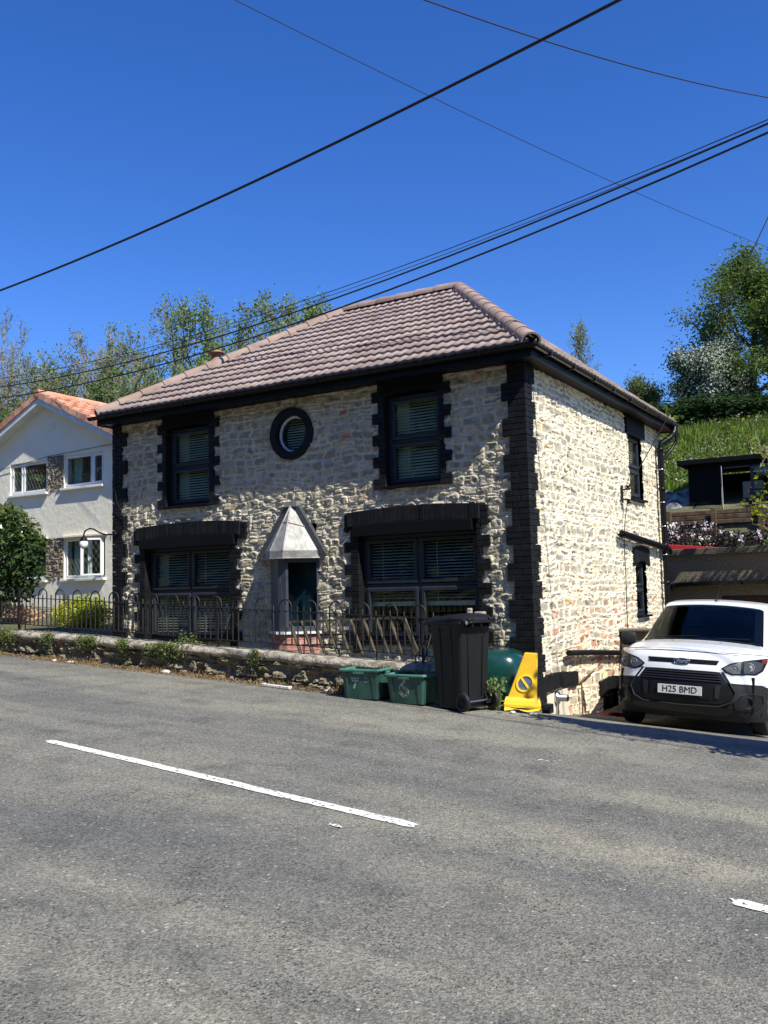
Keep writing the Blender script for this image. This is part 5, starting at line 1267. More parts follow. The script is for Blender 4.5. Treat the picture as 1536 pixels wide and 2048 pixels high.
# number plate
def text_mesh(body, size, name, mtl, parent, M_, shear=0.0, xs=1.0, extrude=.0015, bold=.0):
    cu = bpy.data.curves.new(name, 'FONT'); cu.body = body; cu.size = size; cu.align_x = 'CENTER'; cu.align_y = 'CENTER'; cu.shear = shear; cu.extrude = extrude; cu.offset = bold
    ob = bpy.data.objects.new(name+'_tmp', cu); COL.objects.link(ob); bpy.context.view_layer.update()
    dg = bpy.context.evaluated_depsgraph_get(); me = bpy.data.meshes.new_from_object(ob.evaluated_get(dg)); me.transform(Matrix.Diagonal((xs, 1, 1, 1)))
    bpy.data.objects.remove(ob); o = bpy.data.objects.new(name, me); me.materials.clear(); me.materials.append(mtl); COL.objects.link(o); o.parent = parent; o.matrix_local = M_; return o
py = Fy(0, .51)-.034
m_ = MB(); m_.box((-.26, py-.004, .455), (.26, py+.008, .566)); pl = m_.build('number_plate', M['plate_white'], van, bevel=.003, label='white number plate H25 BMD')
text_mesh('H25 BMD', .108, 'plate_lettering', M['plate_black'], pl, Matrix.Translation((0, py-.0058, .512)) @ Matrix.Rotation(PI/2, 4, 'X'), xs=.94, bold=0.0)
# oval badge
by_ = Fy(0, .862)-.026
Rm = Matrix.Translation((0, by_, .862)) @ Matrix.Rotation(PI/2, 4, 'X') @ Matrix.Diagonal((1, .42, 1, 1))
bd = MB().lathe([(0, .0), (.086, .0), (.086, .004)], n=36, M_=Rm).lathe([(.086, .0), (.096, .0), (.096, .010), (.088, .010), (.086, .004)], n=36, M_=Rm).build('badge', M['chrome'], van, label='blue oval badge with white script')
MB().lathe([(0, .008), (.080, .0075), (.085, .004)], n=36, M_=Rm).build('badge_face', M['badge_blue'], bd)
text_mesh('Ford', .066, 'badge_lettering', M['badge_script'], bd, Matrix.Translation((0, by_-.0095, .862)) @ Matrix.Rotation(PI/2, 4, 'X'), shear=.35, xs=1.05, extrude=.0006, bold=.001)
# upper body loft
def zt(y): return float(np.interp(y, [.12, .30, .60, 1.02, 1.10, 1.45, 1.80, 1.90, 2.3, 3.2, 4.25, 4.38], [.995, 1.045, 1.105, 1.155, 1.175, 1.46, 1.695, 1.74, 1.80, 1.825, 1.80, 1.70]))
def wt(y): return float(np.interp(y, [.12, .5, 1.05, 1.80, 2.3, 4.38], [.80, .80, .765, .655, .68, .68]))
def sec(y):
    z = zt(y); w_ = wt(y); k = np.interp(y, [1.05, 1.8], [0, 1]); drop = np.interp(y, [.12, 1.0, 1.8], [.035, .045, .04])
    out = [(0, z), (.2*w_, z-.001), (.4*w_, z-.006), (.6*w_, z-.014), (.8*w_, z-.024), (.93*w_, z-drop*.9), (w_, z-drop-.012)]
    sh = min(1.08, z-.10); zz = z-drop-.012
    out += [(w_+(.875-w_)*.35, zz-(zz-sh)*.35) if k > 0 else (w_+.035, zz-.025), (.875, sh), (.905, sh-.10), (.910, .75), (.905, .52), (.89, .30), (.87, .20)]
    return out
NS = [.13, .16, .22, .32, .45, .60, .80, 1.0, 1.08, 1.2, 1.32, 1.44, 1.56, 1.68, 1.78, 1.86, 1.95, 2.1, 2.35, 2.8, 3.3, 3.9, 4.2, 4.32, 4.38]
def setback(y, x): # curved leading edge of bonnet and screen in plan
    a = min(abs(x)/.9, 1); lead = .20*a**2.2+.36*max(0, (a-.62)/.38)**2.6
    return lead*max(0, 1-(y-.13)/.9) + (.13*a**2)*np.clip((y-.9)/.2, 0, 1)*np.clip((2.2-y)/.4, 0, 1)
SEC = [[(x, y+setback(y, x), z) for x, z in sec(y)] for y in NS]
body = MB(); glass_s = MB(); sideg = MB()
nq = len(SEC[0])
for sg in (-1, 1):
    for i in range(len(NS)-1):
        ya, yb = NS[i], NS[i+1]
        for j in range(nq-1):
            q = [SEC[i][j], SEC[i][j+1], SEC[i+1][j+1], SEC[i+1][j]]; q = [(sg*p[0], p[1], p[2]) for p in q]
            if ya >= 1.08 and yb <= 1.79 and j < 6: continue
            if (ya >= 1.32 and yb <= 2.2) and j == 7: sideg.add(q, [(0, 1, 2, 3)], True); continue
            if j >= 9 and yb < .62: continue
            if j >= 10 and .55 < (ya+yb)/2 < 1.30 and j < 14 and j >= 11: continue
            body.add(q, [(0, 1, 2, 3)], True)
body.build('body', M['van_white'], van, fixn=False)
b0 = van.children[-1]; import bmesh
bmx = bmesh.new(); bmx.from_mesh(b0.data); bmesh.ops.remove_doubles(bmx, verts=bmx.verts, dist=1e-4); bmesh.ops.recalc_face_normals(bmx, faces=bmx.faces); bmx.to_mesh(b0.data); bmx.free()
sm_ = b0.modifiers.new('sub', 'SUBSURF'); sm_.levels = 1; sm_.render_levels = 2
rows = []
for y in np.linspace(1.085, 1.79, 14):
    s_ = sec(y); xs2 = np.array([p[0] for p in s_[:7]]); zs2 = np.array([p[1] for p in s_[:7]]); row = []
    for x in np.linspace(-wt(y)+.012, wt(y)-.012, 31): row.append((x, y+setback(y, x)-.003, float(np.interp(abs(x), xs2, zs2))+.004))
    rows.append(row)
ws = MB().grid(rows).build('windscreen', M['van_glass'], van)
# black frit border
fr2 = MB()
for rr in (rows[:2], rows[-2:]): fr2.grid([[(p[0], p[1]+.004, p[2]-.006) for p in r] for r in rr])
for sl_ in (slice(0, 3), slice(-3, None)): fr2.grid([[(p[0], p[1]+.004, p[2]-.006) for p in r[sl_]] for r in rows])
fr2.build('screen_border', M['van_black'], ws)
sideg.build('side_window', M['van_glass'], van)
# cowl and wipers
m_ = MB(); m_.grid([[(x, 1.0+setback(1.0, x)+dy, zt(1.02)-.030*(abs(x)/.76)**2+dz) for x in np.linspace(-.74, .74, 20)] for dy, dz in ((.03, .012), (.06, .022), (.10, .020))]); m_.build('cowl', M['van_black'], van)
for (xa, xb) in ((-.62, -.05), (.02, .60)):
    m_ = MB(); ptsw = [(xa+(xb-xa)*t, 1.115+setback(1.1, xa+(xb-xa)*t)+.05*t*(1-t), 1.185+.03*t-.02*abs((xa+(xb-xa)*t)/.76)**2) for t in np.linspace(0, 1, 8)]; m_.tube(ptsw, .009, n=6); m_.build('wiper', M['van_black'], van)
for xx in (-.30, .30):
    m_ = MB(); m_.lathe([(.012, 0), (.012, .008), (0, .012)], c=(xx, .86+setback(.8, xx), zt(.86)-.008), n=10); m_.build('washer_jet', M['van_black'], van)
# bonnet shut line
m_ = MB(); m_.tube([fpt(x, .985-.02*(abs(x)/.8)**2, .0125) for x in np.linspace(-.62, .62, 30)], .0035, n=5)
m_.build('bonnet_gap', M['van_black'], van)
m_ = MB(); m_.tube([(.02, 1.96, zt(1.96)-.005), (.02, 1.965, zt(1.96)+.02), (.12, 1.93, zt(1.96)+.43)], [.012, .006, .0025], n=6); m_.lathe([(.03, 0), (.026, .015), (.008, .028)], c=(.02, 1.96, zt(1.96)-.006), n=12); m_.build('aerial', M['van_black'], van)
for s_ in (-1, 1): # door mirrors
    m_ = MB(); rowsm = []
    for k, (dx, sc_) in enumerate(((0, .75), (.03, .95), (.10, 1.0), (.17, .95), (.20, .7))):
        rowsm.append([(s_*(.93+dx), 1.36+.05*sc_*math.cos(a), 1.14+.105*sc_*math.sin(a)) for a in np.linspace(0, 2*PI, 15)])
    m_.grid(rowsm); m_.add(rowsm[0][:-1], [tuple(range(14))]); m_.add(rowsm[-1][:-1], [tuple(range(14))]); m_.tube([(s_*.86, 1.40, 1.06), (s_*.96, 1.38, 1.10)], .03, n=8); m_.build('mirror', M['van_grey'], van)
def wheel(x, y, s_):
    Rm = Matrix.Translation((x, y, .33)) @ Matrix.Rotation(PI/2*s_, 4, 'Y')
    tw_ = MB().lathe([(.20, -.09), (.29, -.10), (.325, -.085), (.33, -.03), (.33, .03), (.325, .085), (.29, .10), (.20, .09), (.20, -.09)], n=40, M_=Rm).build('tyre', M['tyre'], van)
    hb = MB().lathe([(.0, .075), (.05, .08), (.07, .05), (.17, .045), (.195, .085), (.205, .088), (.205, -.05)], n=30, M_=Rm)
    for q in range(6):
        a = q*PI/3; hb.tube([Rm @ Vector((.05*math.cos(a), .05*math.sin(a), .07)), Rm @ Vector((.19*math.cos(a), .19*math.sin(a), .075))], .022, n=6)
    hb.build('rim', mat('rim_silver', (.35, .35, .36), .4, metal=.7), tw_)
for s_ in (-1, 1): wheel(s_*.79, .90, s_); wheel(s_*.79, 3.56, s_)
# arches, floor, interior
m_ = MB(); m_.box((-.86, .45, .26), (.86, 4.3, .34)).box((-.80, .25, .30), (.80, .60, .72)); m_.tube([(0, .5, .22), (0, 4.2, .24)], .03); m_.build('underbody', M['van_black'], van)
m_ = MB(); m_.box((-.80, 1.12, .80), (.80, 1.55, 1.10)); m_.grid([[(x, y, 1.10+.03*math.sin((y-1.1)*4)) for x in np.linspace(-.78, .78, 6)] for y in np.linspace(1.12, 1.6, 6)]); m_.build('dashboard', M['van_black'], van)
for xx in (-.40, .40):
    m_ = MB(); m_.box((xx-.23, 2.0, .6), (xx+.23, 2.5, .85)).hexa([(xx-.22, 2.38, .8), (xx+.22, 2.38, .8), (xx+.22, 2.52, .8), (xx-.22, 2.52, .8), (xx-.19, 2.55, 1.38), (xx+.19, 2.55, 1.38), (xx+.19, 2.65, 1.38), (xx-.19, 2.65, 1.38)]).box((xx-.12, 2.58, 1.40), (xx+.12, 2.68, 1.60)); m_.build('seat', mat('seat_grey', (.06, .06, .065), .9), van, bevel=.03)
m_ = MB(); m_.box((-.84, 2.78, .4), (.84, 2.80, 1.72)); m_.build('bulkhead', M['van_grey'], van)
m_ = MB(); Rm = Matrix.Translation((.38, 1.72, 1.02)) @ Matrix.Rotation(-1.1, 4, 'X'); vsx = [Rm @ Vector((.18*math.cos(a), .18*math.sin(a), 0)) for a in np.linspace(0, 2*PI, 28)]; m_.tube(vsx, .014, n=6, caps=False); m_.tube([Rm @ Vector((-.17, 0, 0)), Rm @ Vector((.17, 0, 0))], .02); m_.build('steering_wheel', M['van_black'], van)
m_ = MB(); m_.box((-.11, 1.74, 1.60), (.11, 1.765, 1.66)); m_.build('rear_view_mirror', M['van_black'], van, bevel=.01)
print('van done')
# ---------------------------------------------------------------- vegetation
class Wood:
    def __init__(s): s.V = []; s.F = []; s.n = 0; s.tips = []
    def tube(s, pts, r0, r1, k):
        pts = np.array(pts); m = len(pts); d = np.gradient(pts, axis=0); d /= np.linalg.norm(d, axis=1)[:, None]+1e-9
        ref = np.array([0., 0, 1]) if abs(d[0][2]) < .9 else np.array([1., 0, 0])
        u = np.cross(d, ref); u /= np.linalg.norm(u, axis=1)[:, None]+1e-9; v = np.cross(d, u)
        rr = np.linspace(r0, r1, m)[:, None, None]; a = np.arange(k)*2*PI/k
        ring_ = pts[:, None]+rr*(np.cos(a)[None, :, None]*u[:, None]+np.sin(a)[None, :, None]*v[:, None])
        s.V.append(ring_.reshape(-1, 3)); i, j = np.meshgrid(np.arange(m-1), np.arange(k), indexing='ij'); o = s.n
        s.F.append(np.stack([o+i*k+j, o+i*k+(j+1) % k, o+(i+1)*k+(j+1) % k, o+(i+1)*k+j], -1).reshape(-1, 4)); s.n += m*k
def branch(w_, R, p, d, L, r, lvl, prm):
    n = max(3, int(4+L*1.0)) if lvl < 3 else 3; pts = [p]; dirs = [d]; step = L/n
    for i in range(n):
        d = d + R.normal(0, prm['wob'][min(lvl, 3)], 3) + np.array([0, 0, prm['up'][min(lvl, 3)]]); d = d/np.linalg.norm(d); p = p+d*step; pts.append(p); dirs.append(d)
    w_.tube(pts, r, max(r*.35, .009), (7, 5, 4, 3, 3)[min(lvl, 4)])
    if lvl >= prm['max']:
        for i in range(1, len(pts)): w_.tips.append(np.append(pts[i], .5+.5*i/n))
        return
    nc = prm['kids'][lvl]; nc = max(2, int(nc*R.uniform(.8, 1.2)))
    for c in range(nc):
        t = prm['from'][lvl]+(1-prm['from'][lvl])*(c+R.uniform(.2, .8))/nc; i = min(int(t*n), n-1); f = t*n-i; q = pts[i]*(1-f)+pts[i+1]*f; dd = dirs[i]
        a = R.uniform(0, 2*PI); ax = np.cross(dd, [math.cos(a), math.sin(a), .3]); ax /= np.linalg.norm(ax)+1e-9
        an = prm['ang'][lvl]*R.uniform(.7, 1.3); nd = dd*math.cos(an)+ax*math.sin(an)
        branch(w_, R, q, nd, L*prm['len'][lvl]*R.uniform(.7, 1.15)*(1.15-.55*t), max(r*(1-.6*t)*prm['rad'], .012), lvl+1, prm)
    w_.tips.append(np.append(pts[-1], 1.))
def leaf_mesh(name, pts, size, mtl, parent, R, shape='quad', per=1, spread=.1, flat=0.0):
    pts = np.repeat(np.asarray(pts)[:, :3], per, axis=0); n = len(pts); pts = pts+R.normal(0, spread, (n, 3))
    a = R.normal(0, 1, (n, 3)); a[:, 2] *= (1-flat); a /= np.linalg.norm(a, axis=1)[:, None]; b = R.normal(0, 1, (n, 3)); b -= (b*a).sum(1)[:, None]*a; b /= np.linalg.norm(b, axis=1)[:, None]
    s = size*R.uniform(.6, 1.3, n)[:, None]; nn = np.cross(a, b)*s*.18
    V = np.stack([pts-a*s*.6, pts+b*s*.36+nn, pts+a*s*.6, pts-b*s*.36+nn], 1).reshape(-1, 3); F = np.arange(4*n).reshape(-1, 4)
    return fastmesh(name, V, F, mtl, parent)
def tree(name, label, loc, hgt, prm, seed, leaf, lsize, per, lspread, bark, group=None, trunk=.16, keep=1.0, lean=(0, 0), extra=None, cat='tree', rot=0):
    R = np.random.default_rng(seed); w_ = Wood(); t = thing(name, label, cat, loc, rot, group)
    nst = prm.get('stems', 1)
    for s_ in range(nst):
        d = np.array([lean[0]+R.normal(0, .16 if nst > 1 else .03), lean[1]+R.normal(0, .16 if nst > 1 else .03), 1.]); d /= np.linalg.norm(d)
        branch(w_, R, np.array([R.normal(0, .15)*(nst > 1), R.normal(0, .15)*(nst > 1), -.3]), d, hgt*prm.get('h0', .62)*R.uniform(.85, 1.1), trunk*(1 if nst == 1 else .7), 0, prm)
    fastmesh('trunk', np.concatenate(w_.V), np.concatenate(w_.F), bark, t)
    tips = np.array(w_.tips); tips = tips[R.random(len(tips)) < keep]
    if len(tips) and per: leaf_mesh('crown', tips, lsize, leaf, t, R, per=per, spread=lspread)
    if extra:
        nm, em, es, ek, ep, fn = extra; q = tips[fn(tips)]; q = q[R.random(len(q)) < ek]
        if len(q): leaf_mesh(nm, q, es, em, t, R, per=ep, spread=lspread*.9)
    return t
TALL = dict(max=3, kids=(12, 9, 7), len=(.50, .52, .5), ang=(.55, .6, .7), wob=(.05, .10, .14, .2), up=(.03, .12, .10, .06), rad=.55, h0=.80)
TALL['from'] = (.30, .25, .2)
BUSHY = dict(max=3, kids=(14, 10, 7), len=(.48, .55, .5), ang=(.85, .75, .8), wob=(.05, .12, .16, .2), up=(.02, .06, .04, .02), rad=.55, h0=.78)
BUSHY['from'] = (.18, .2, .15)
def gH(x, y): return float(H(np.array(x, float), np.array(y, float)))
# woodland on the hill behind: bare tall trees just coming into leaf
G = 'trees on the hill behind the houses'
def at_px(x_, y_base_Y): # ground point on the hill seen in column x_
    d = cF + cR*((x_-768)/1836.14) - cU*((900-1024)/1836.14); t = (y_base_Y-CAM.y)/d.y; return CAM.x+d.x*t
def top_h(x_, y_, Y):    # height above the hill of a crown that reaches this row
    d = cF + cR*((x_-768)/1836.14) - cU*((y_-1024)/1836.14); t = (Y-CAM.y)/d.y; X = CAM.x+d.x*t; return X, CAM.z+d.z*t-gH(X, Y)
specs = [ # column, top row, Y, kind, label
 (8, 602, 20, 'A', 'tall thin bare-twigged tree at the far left edge behind the white house'),
 (70, 645, 24, 'B', 'slim half-bare tree second from the left edge above the white gable'),
 (118, 648, 20, 'C', 'rounded sparse green tree directly above the apex of the white gable'),
 (200, 640, 26, 'B', 'thin bare tree just right of the white gable apex'),
 (232, 655, 22, 'A', 'bare spindly tree left of the leafier crown above the orange roof'),
 (292, 600, 25, 'C', 'leafy olive tree with the tallest rounded crown left of the chimney pot'),
 (362, 588, 23, 'F', 'light leafy tree rising tallest between the orange roof and the chimney pot'),
 (432, 625, 27, 'B', 'sparse tree right above the terracotta chimney pot'),
 (262, 720, 19, 'D', 'low dark green ivy-clad tree behind the orange roof'),
 (345, 735, 21, 'D', 'low bright green bushy tree behind the left hip of the brown roof'),
 (45, 760, 18, 'D', 'dense dark bushy tree low behind the left slope of the white gable'),
 (500, 655, 32, 'B', 'slender twiggy tree just left of the isolated leafy crown'),
 (612, 560, 27, 'F', 'isolated leafy green crown over the left end of the roof ridge'),
 (735, 597, 40, 'B', 'tip of a far tree just showing over the roof ridge'),
 (1140, 628, 33, 'E', 'slim young tree standing alone above the right roof slope'),
 (95, 690, 36, 'B', 'distant twiggy tree low above the left gable slope'),
 (35, 620, 30, 'B', 'distant slim tree behind the far left bare one'), 
 (460, 665, 26, 'C', 'low leafy tree right of the chimney pot'), 
 (180, 700, 21, 'C', 'low leafy tree above the orange tiles'), (300, 700, 19, 'C', 'low leafy tree behind the orange roof near the brown hip'), (20, 700, 22, 'C', 'leafy tree low at the left edge above the white house'),
 (400, 735, 23, 'D', 'dark bushy tree just above the brown hip, left of the chimney pot'), (215, 745, 20, 'D', 'dark bush showing over the orange ridge'), (130, 735, 22, 'D', 'dark green tree close behind the white gable apex'),
]
protos = {}
def mk(kind, label, loc, h, rot):
    base = 10.0
    if kind not in protos:
        if kind == 'A': o = tree('bare_tree', label, loc, base, TALL, 5, M['leaf_olive'], .09, 1, .12, M['bark_pale'], G, trunk=.16, keep=.16)
        if kind == 'B': o = tree('sparse_tree', label, loc, base, TALL, 15, M['leaf_young'], .10, 1, .14, M['bark_pale'], G, trunk=.15, keep=.30)
        if kind == 'C': o = tree('leafy_tree', label, loc, base, BUSHY, 27, M['leaf_young'], .12, 2, .16, M['bark'], G, trunk=.17, keep=.50)
        if kind == 'F': o = tree('leafy_tree', label, loc, base, BUSHY, 58, M['leaf_young'], .12, 5, .17, M['bark'], G, trunk=.17, keep=.72)
        if kind == 'D': o = tree('bushy_tree', label, loc, base, BUSHY, 35, M['leaf_mid'], .16, 4, .22, M['bark'], G, trunk=.17)
        if kind == 'E': o = tree('young_tree', label, loc, base, dict(TALL, ang=(.35, .5, .6)), 41, M['leaf_young'], .16, 1, .12, M['bark'], G, trunk=.12, keep=.35)
        protos[kind] = o
        zt_ = max(v.co.z for v in o.children[0].data.vertices); o['_h'] = zt_
        for k_ in o.keys():
            pass
        PH[kind] = zt_; del o['_h']
    else: o = dup(protos[kind], loc=loc, label=label, group=G)
    s = h/PH[kind]; w_ = {'A': .85, 'B': .9, 'C': 1.0, 'D': 1.0, 'E': .8, 'F': .95}[kind]; o.scale = (s*w_, s*w_, s); o.rotation_euler = (0, 0, rot); return o
PH = {}
for i, (cx_, ty_, Y, kd_, lab) in enumerate(specs):
    X, hh = top_h(cx_, ty_, Y); mk(kd_, lab, (X, Y, gH(X, Y)-.1), hh, i*1.7)
# undergrowth mass along the foot of the wood
R = np.random.default_rng(3); pts = []
for i in range(15000):
    x = R.uniform(-48, -7); y = 17.5+R.uniform(0, 22); z = gH(x, y)+R.random()**1.5*3.0*(.4+vnoise(np.array(x*.35), np.array(y*.3), 6)); pts.append((x, y, z))
u_ = leaf_mesh('undergrowth', np.array(pts), .34, M['leaf_mid'], None, R, per=3, spread=.22); tag(u_, 'green undergrowth massed along the foot of the hillside wood', 'undergrowth', kind='stuff')

# big trees on the right
DENSE = dict(max=3, kids=(14, 9, 7), len=(.52, .5, .48), ang=(.8, .75, .8), wob=(.05, .12, .16, .2), up=(.02, .08, .05, .0), rad=.55, h0=.82)
DENSE['from'] = (.14, .15, .1)
def placed(fn, col_, row_, Y, dz=0):
    X, hh = top_h(col_, row_, Y); return X, hh
X, hh = placed(None, 1480, 535, 48)
tree('leafy_tree', 'tall dense green tree at the right edge above the blossoming hawthorn', (X+.3, 48, gH(X, 48)), hh, DENSE, 61, M['leaf_mid'], .145, 11, .36, M['bark'], trunk=.26)
X, hh = placed(None, 1575, 560, 46)
tree('leafy_tree', 'second tall green tree cut off by the right edge of the photo', (X+.5, 46, gH(X, 46)), hh, DENSE, 67, M['leaf_mid'], .145, 11, .36, M['bark'], trunk=.25)
X, hh = placed(None, 1428, 655, 45.5)
HAW = dict(max=3, stems=3, kids=(9, 8, 7), len=(.6, .52, .5), ang=(.9, .8, .8), wob=(.08, .14, .18, .2), up=(.0, .02, -.02, -.04), rad=.6, h0=.78); HAW['from'] = (.15, .1, .1)
tree('hawthorn', 'hawthorn covered in white blossom below the tall tree on the right', (X, 45.5, gH(X, 45.5)-.4), hh*.98, HAW, 71, M['leaf_dark'], .13, 9, .30, M['bark'], trunk=.16,
     extra=('blossom', M['blossom'], .13, .6, 12, lambda t: (t[:, 0] < 1.5) & (fbm(t[:, 2]*.9, t[:, 0]*.8, 2, 5) > .44)))
X, hh = placed(None, 1285, 742, 50)
tree('bushy_tree', 'low grey-green bushy tree on the skyline right of the roof', (X, 50, gH(X, 50)), hh, BUSHY, 83, M['leaf_olive'], .14, 4, .30, M['bark'], trunk=.14)
X, hh = placed(None, 1385, 775, 44)
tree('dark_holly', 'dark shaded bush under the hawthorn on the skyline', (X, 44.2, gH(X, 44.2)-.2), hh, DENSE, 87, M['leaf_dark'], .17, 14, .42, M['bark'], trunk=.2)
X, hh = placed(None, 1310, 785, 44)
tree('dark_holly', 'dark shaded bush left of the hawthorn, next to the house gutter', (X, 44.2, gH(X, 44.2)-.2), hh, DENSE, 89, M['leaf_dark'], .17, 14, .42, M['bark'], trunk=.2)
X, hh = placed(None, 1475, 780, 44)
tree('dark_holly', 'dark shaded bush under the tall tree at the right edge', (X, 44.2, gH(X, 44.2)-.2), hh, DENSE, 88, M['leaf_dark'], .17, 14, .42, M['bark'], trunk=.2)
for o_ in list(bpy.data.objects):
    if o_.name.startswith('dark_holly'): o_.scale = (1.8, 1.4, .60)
    if o_.name.startswith('leafy_tree') and 'tall' in o_.get('label', '') and 'right edge' in o_.get('label', ''): o_.scale = (1.25, 1.2, 1.0)
# overhanging tree beside the drive (mostly outside the photo), its shade falls across the drive mouth
OV = dict(max=3, kids=(9, 7, 6), len=(.6, .55, .5), ang=(1.1, .7, .7), wob=(.05, .10, .14, .2), up=(.0, .03, .0, -.02), rad=.55, h0=.75); OV['from'] = (.3, .2, .2)
def sprays(name, label, boxes, seed, leaf, size, per, cat, root, n=60, rad=.05):
    """trunk with limbs reaching into chosen clumps of foliage"""
    R = np.random.default_rng(seed); t = thing(name, label, cat, root); w_ = Wood(); tips = []
    r0 = np.array(root)
    for (c, s, m_) in boxes:
        c = np.array(c, float)-r0; s = np.array(s, float); a = np.array([0, 0, min(max(c[2]*.55, .2), c[2])*1.0]); k = 7
        limb = [np.array([0, 0, -.2])+(c-np.array([0, 0, -.2]))*np.array([u**1.5, u**1.5, u**.8]) + R.normal(0, .04, 3)*(0 < u < 1) for u in np.linspace(0, 1, k)]
        w_.tube(limb, rad, rad*.3, 6)
        for i in range(m_):
            e_ = c+R.uniform(-1, 1, 3)*s; st = limb[-1-int(R.integers(0, 2))]; mid = (st+e_)/2+R.normal(0, .12, 3); w_.tube([st, mid, e_], .012, .003, 3)
            for q in range(n//m_+1): u = R.random(); tips.append(st*(1-u)*(1-u)+2*mid*u*(1-u)+e_*u*u if u > .3 else e_+R.normal(0, .08, 3))
    fastmesh('trunk', np.concatenate(w_.V), np.concatenate(w_.F), M['bark'], t); leaf_mesh('crown', np.array(tips), size, leaf, t, R, per=per, spread=.07)
    return t
sprays('roadside_tree', 'leafy roadside tree whose branches shade the mouth of the drive, right of the van', [((3.95, -2.45, 2.9), (.55, .28, .8), 44), ((4.6, -2.5, 2.2), (.7, .3, .9), 26), ((5.4, -2.3, 3.2), (.7, .4, 1.2), 24), ((3.85, -2.2, 1.75), (.35, .25, .5), 14), ((3.62, -2.0, 4.2), (.25, .2, .3), 6)], 5, M['leaf_mid'], .09, 4, 'tree', (5.6, -1.6, -.1), n=800, rad=.09)
sprays('ash_sapling', 'thin sapling with drooping bright leaves overhanging from the right edge in front of the cabin', [((1.85, 7.4, 3.9), (.35, .5, .9), 22), ((1.75, 7.3, 2.9), (.4, .5, .35), 16), ((2.2, 7.6, 5.2), (.4, .5, .6), 14), ((1.5, 7.8, 3.05), (.25, .4, .2), 8)], 9, M['leaf_lime'], .075, 1, 'tree', (3.2, 7.9, -1.0), n=90, rad=.04)
sprays('garage_tree', 'dark leafy tree standing right of the garage, casting dappled shade over its wall', [((3.6, 8.0, 3.6), (1.0, .8, 1.2), 40), ((3.2, 7.4, 4.8), (.9, .8, .9), 30), ((4.6, 7.6, 3.2), (1, .8, 1.4), 30)], 19, M['leaf_mid'], .11, 4, 'tree', (4.6, 7.9, -1.0), n=260, rad=.08)

# laurel by the railings, lime bush, small shrubs
def shrub(name, label, loc, rx_, ry_, rz_, n, leaf, size, seed, cat='shrub', per=1, stem=True, zoff=0.0, core=.3, group=None, spread=.03):
    R = np.random.default_rng(seed); t = thing(name, label, cat, loc, 0, group); d = R.normal(0, 1, (n, 3)); d /= np.linalg.norm(d, axis=1)[:, None]
    rr = (core+(1-core)*R.random(n)**.5); bump = 1+.22*(fbm(np.arctan2(d[:, 1], d[:, 0])*2+9, d[:, 2]*3+5, 3, seed)-.5)*2
    p = d*(rr*bump)[:, None]*np.array([rx_, ry_, rz_])+np.array([0, 0, zoff+rz_])
    w_ = Wood()
    for i in range(22):
        e_ = p[R.integers(0, n)]; w_.tube([np.array([0, 0, -.1]), np.array([e_[0]*.35, e_[1]*.35, e_[2]*.5]), e_], .016, .003, 4)
    if zoff > .3: w_.tube([np.array([0, 0, -.1]), np.array([.03, 0, zoff*.6]), np.array([0, 0, zoff+rz_*.6])], .045, .03, 7)
    fastmesh('stem', np.concatenate(w_.V), np.concatenate(w_.F), M['bark'], t); leaf_mesh('foliage', p, size, leaf, t, R, per=per, spread=spread); return t
shrub('laurel', 'glossy dark green laurel bush behind the railings at the left edge', (-12.0, 1.0, .95), .93, .9, 1.0, 5200, M['leaf_gloss'], .105, 3, zoff=.42, core=.35)
lau = [o for o in bpy.data.objects if o.name == 'laurel'][0]; leaf_mesh('new_leaves', np.array([(v[0]*.9*math.copysign(1, 1), v[1], v[2]) for v in [(1.0*math.cos(a)*r, .9*math.sin(a)*r, 1.44+1.0*math.sqrt(max(0, 1-r*r))) for a, r in zip(np.random.default_rng(1).uniform(0, 2*PI, 1100), np.random.default_rng(2).uniform(.1, .98, 1100))]]), .09, M['leaf_olive'], lau, np.random.default_rng(8), per=1, spread=.05)
shrub('lime_bush', 'bright yellow-green feathery bush behind the railings', (-10.62, 2.0, .80), .66, .5, .35, 3600, M['leaf_lime'], .055, 13, core=.2, spread=.05)
shrub('flowering_shrub', 'orange flowering shrub behind the railings at the left edge', (-12.95, 2.0, .85), .8, .5, .26, 800, M['orange_flower'], .08, 17, core=.5)
shrub('small_shrub', 'small dark shrub between the lime bush and the stone house', (-9.75, 2.6, .85), .35, .35, .38, 700, M['leaf_dark'], .06, 19)
# rhododendron-like blossom terrace right of the house
tb = [(-.9, 13.2, .95, .50, 'large purple-leaved shrub with pale pink blossom next to the downpipe', 'leaf_purple'), (.4, 13.4, .9, .34, 'pink blossoming shrub in the middle of the terrace above the garage', 'leaf_purple'), (1.5, 13.3, .9, .24, 'green shrub with a few white flowers at the right end of the terrace', 'leaf_mid'), (-.2, 14.8, 1.0, .28, 'straggly green shrub behind the pink blossoms', 'leaf_olive'), (1.3, 15.2, 1.0, .26, 'leafy shrub below the timber sleepers on the right', 'leaf_mid'), (-2.2, 14.2, 1.0, .52, 'white flowered shrub close behind the house corner', 'leaf_dark')]
for i, (x, y, r_, hz, lab, lf) in enumerate(tb):
    t = shrub('terrace_shrub', lab, (x, y, gH(x, y)-.05), r_, r_, hz, 1500, M[lf], .085, 101+i, group='shrubs on the terrace', core=.3, spread=.05)
    R = np.random.default_rng(i); k = (26, 15, 6, 6, 5, 18)[i]; cl = []
    for q in range(k):
        a = R.uniform(0, 2*PI); e_ = R.uniform(.0, 1.2); c = np.array([r_*math.cos(a)*math.cos(e_), r_*math.sin(a)*math.cos(e_), hz+hz*math.sin(e_)]); cl.append(c*1.02)
    leaf_mesh('blossom', np.array(cl), .08, M['blossom_pink'], t, R, per=7, spread=.04)
tg = []; R = np.random.default_rng(12)
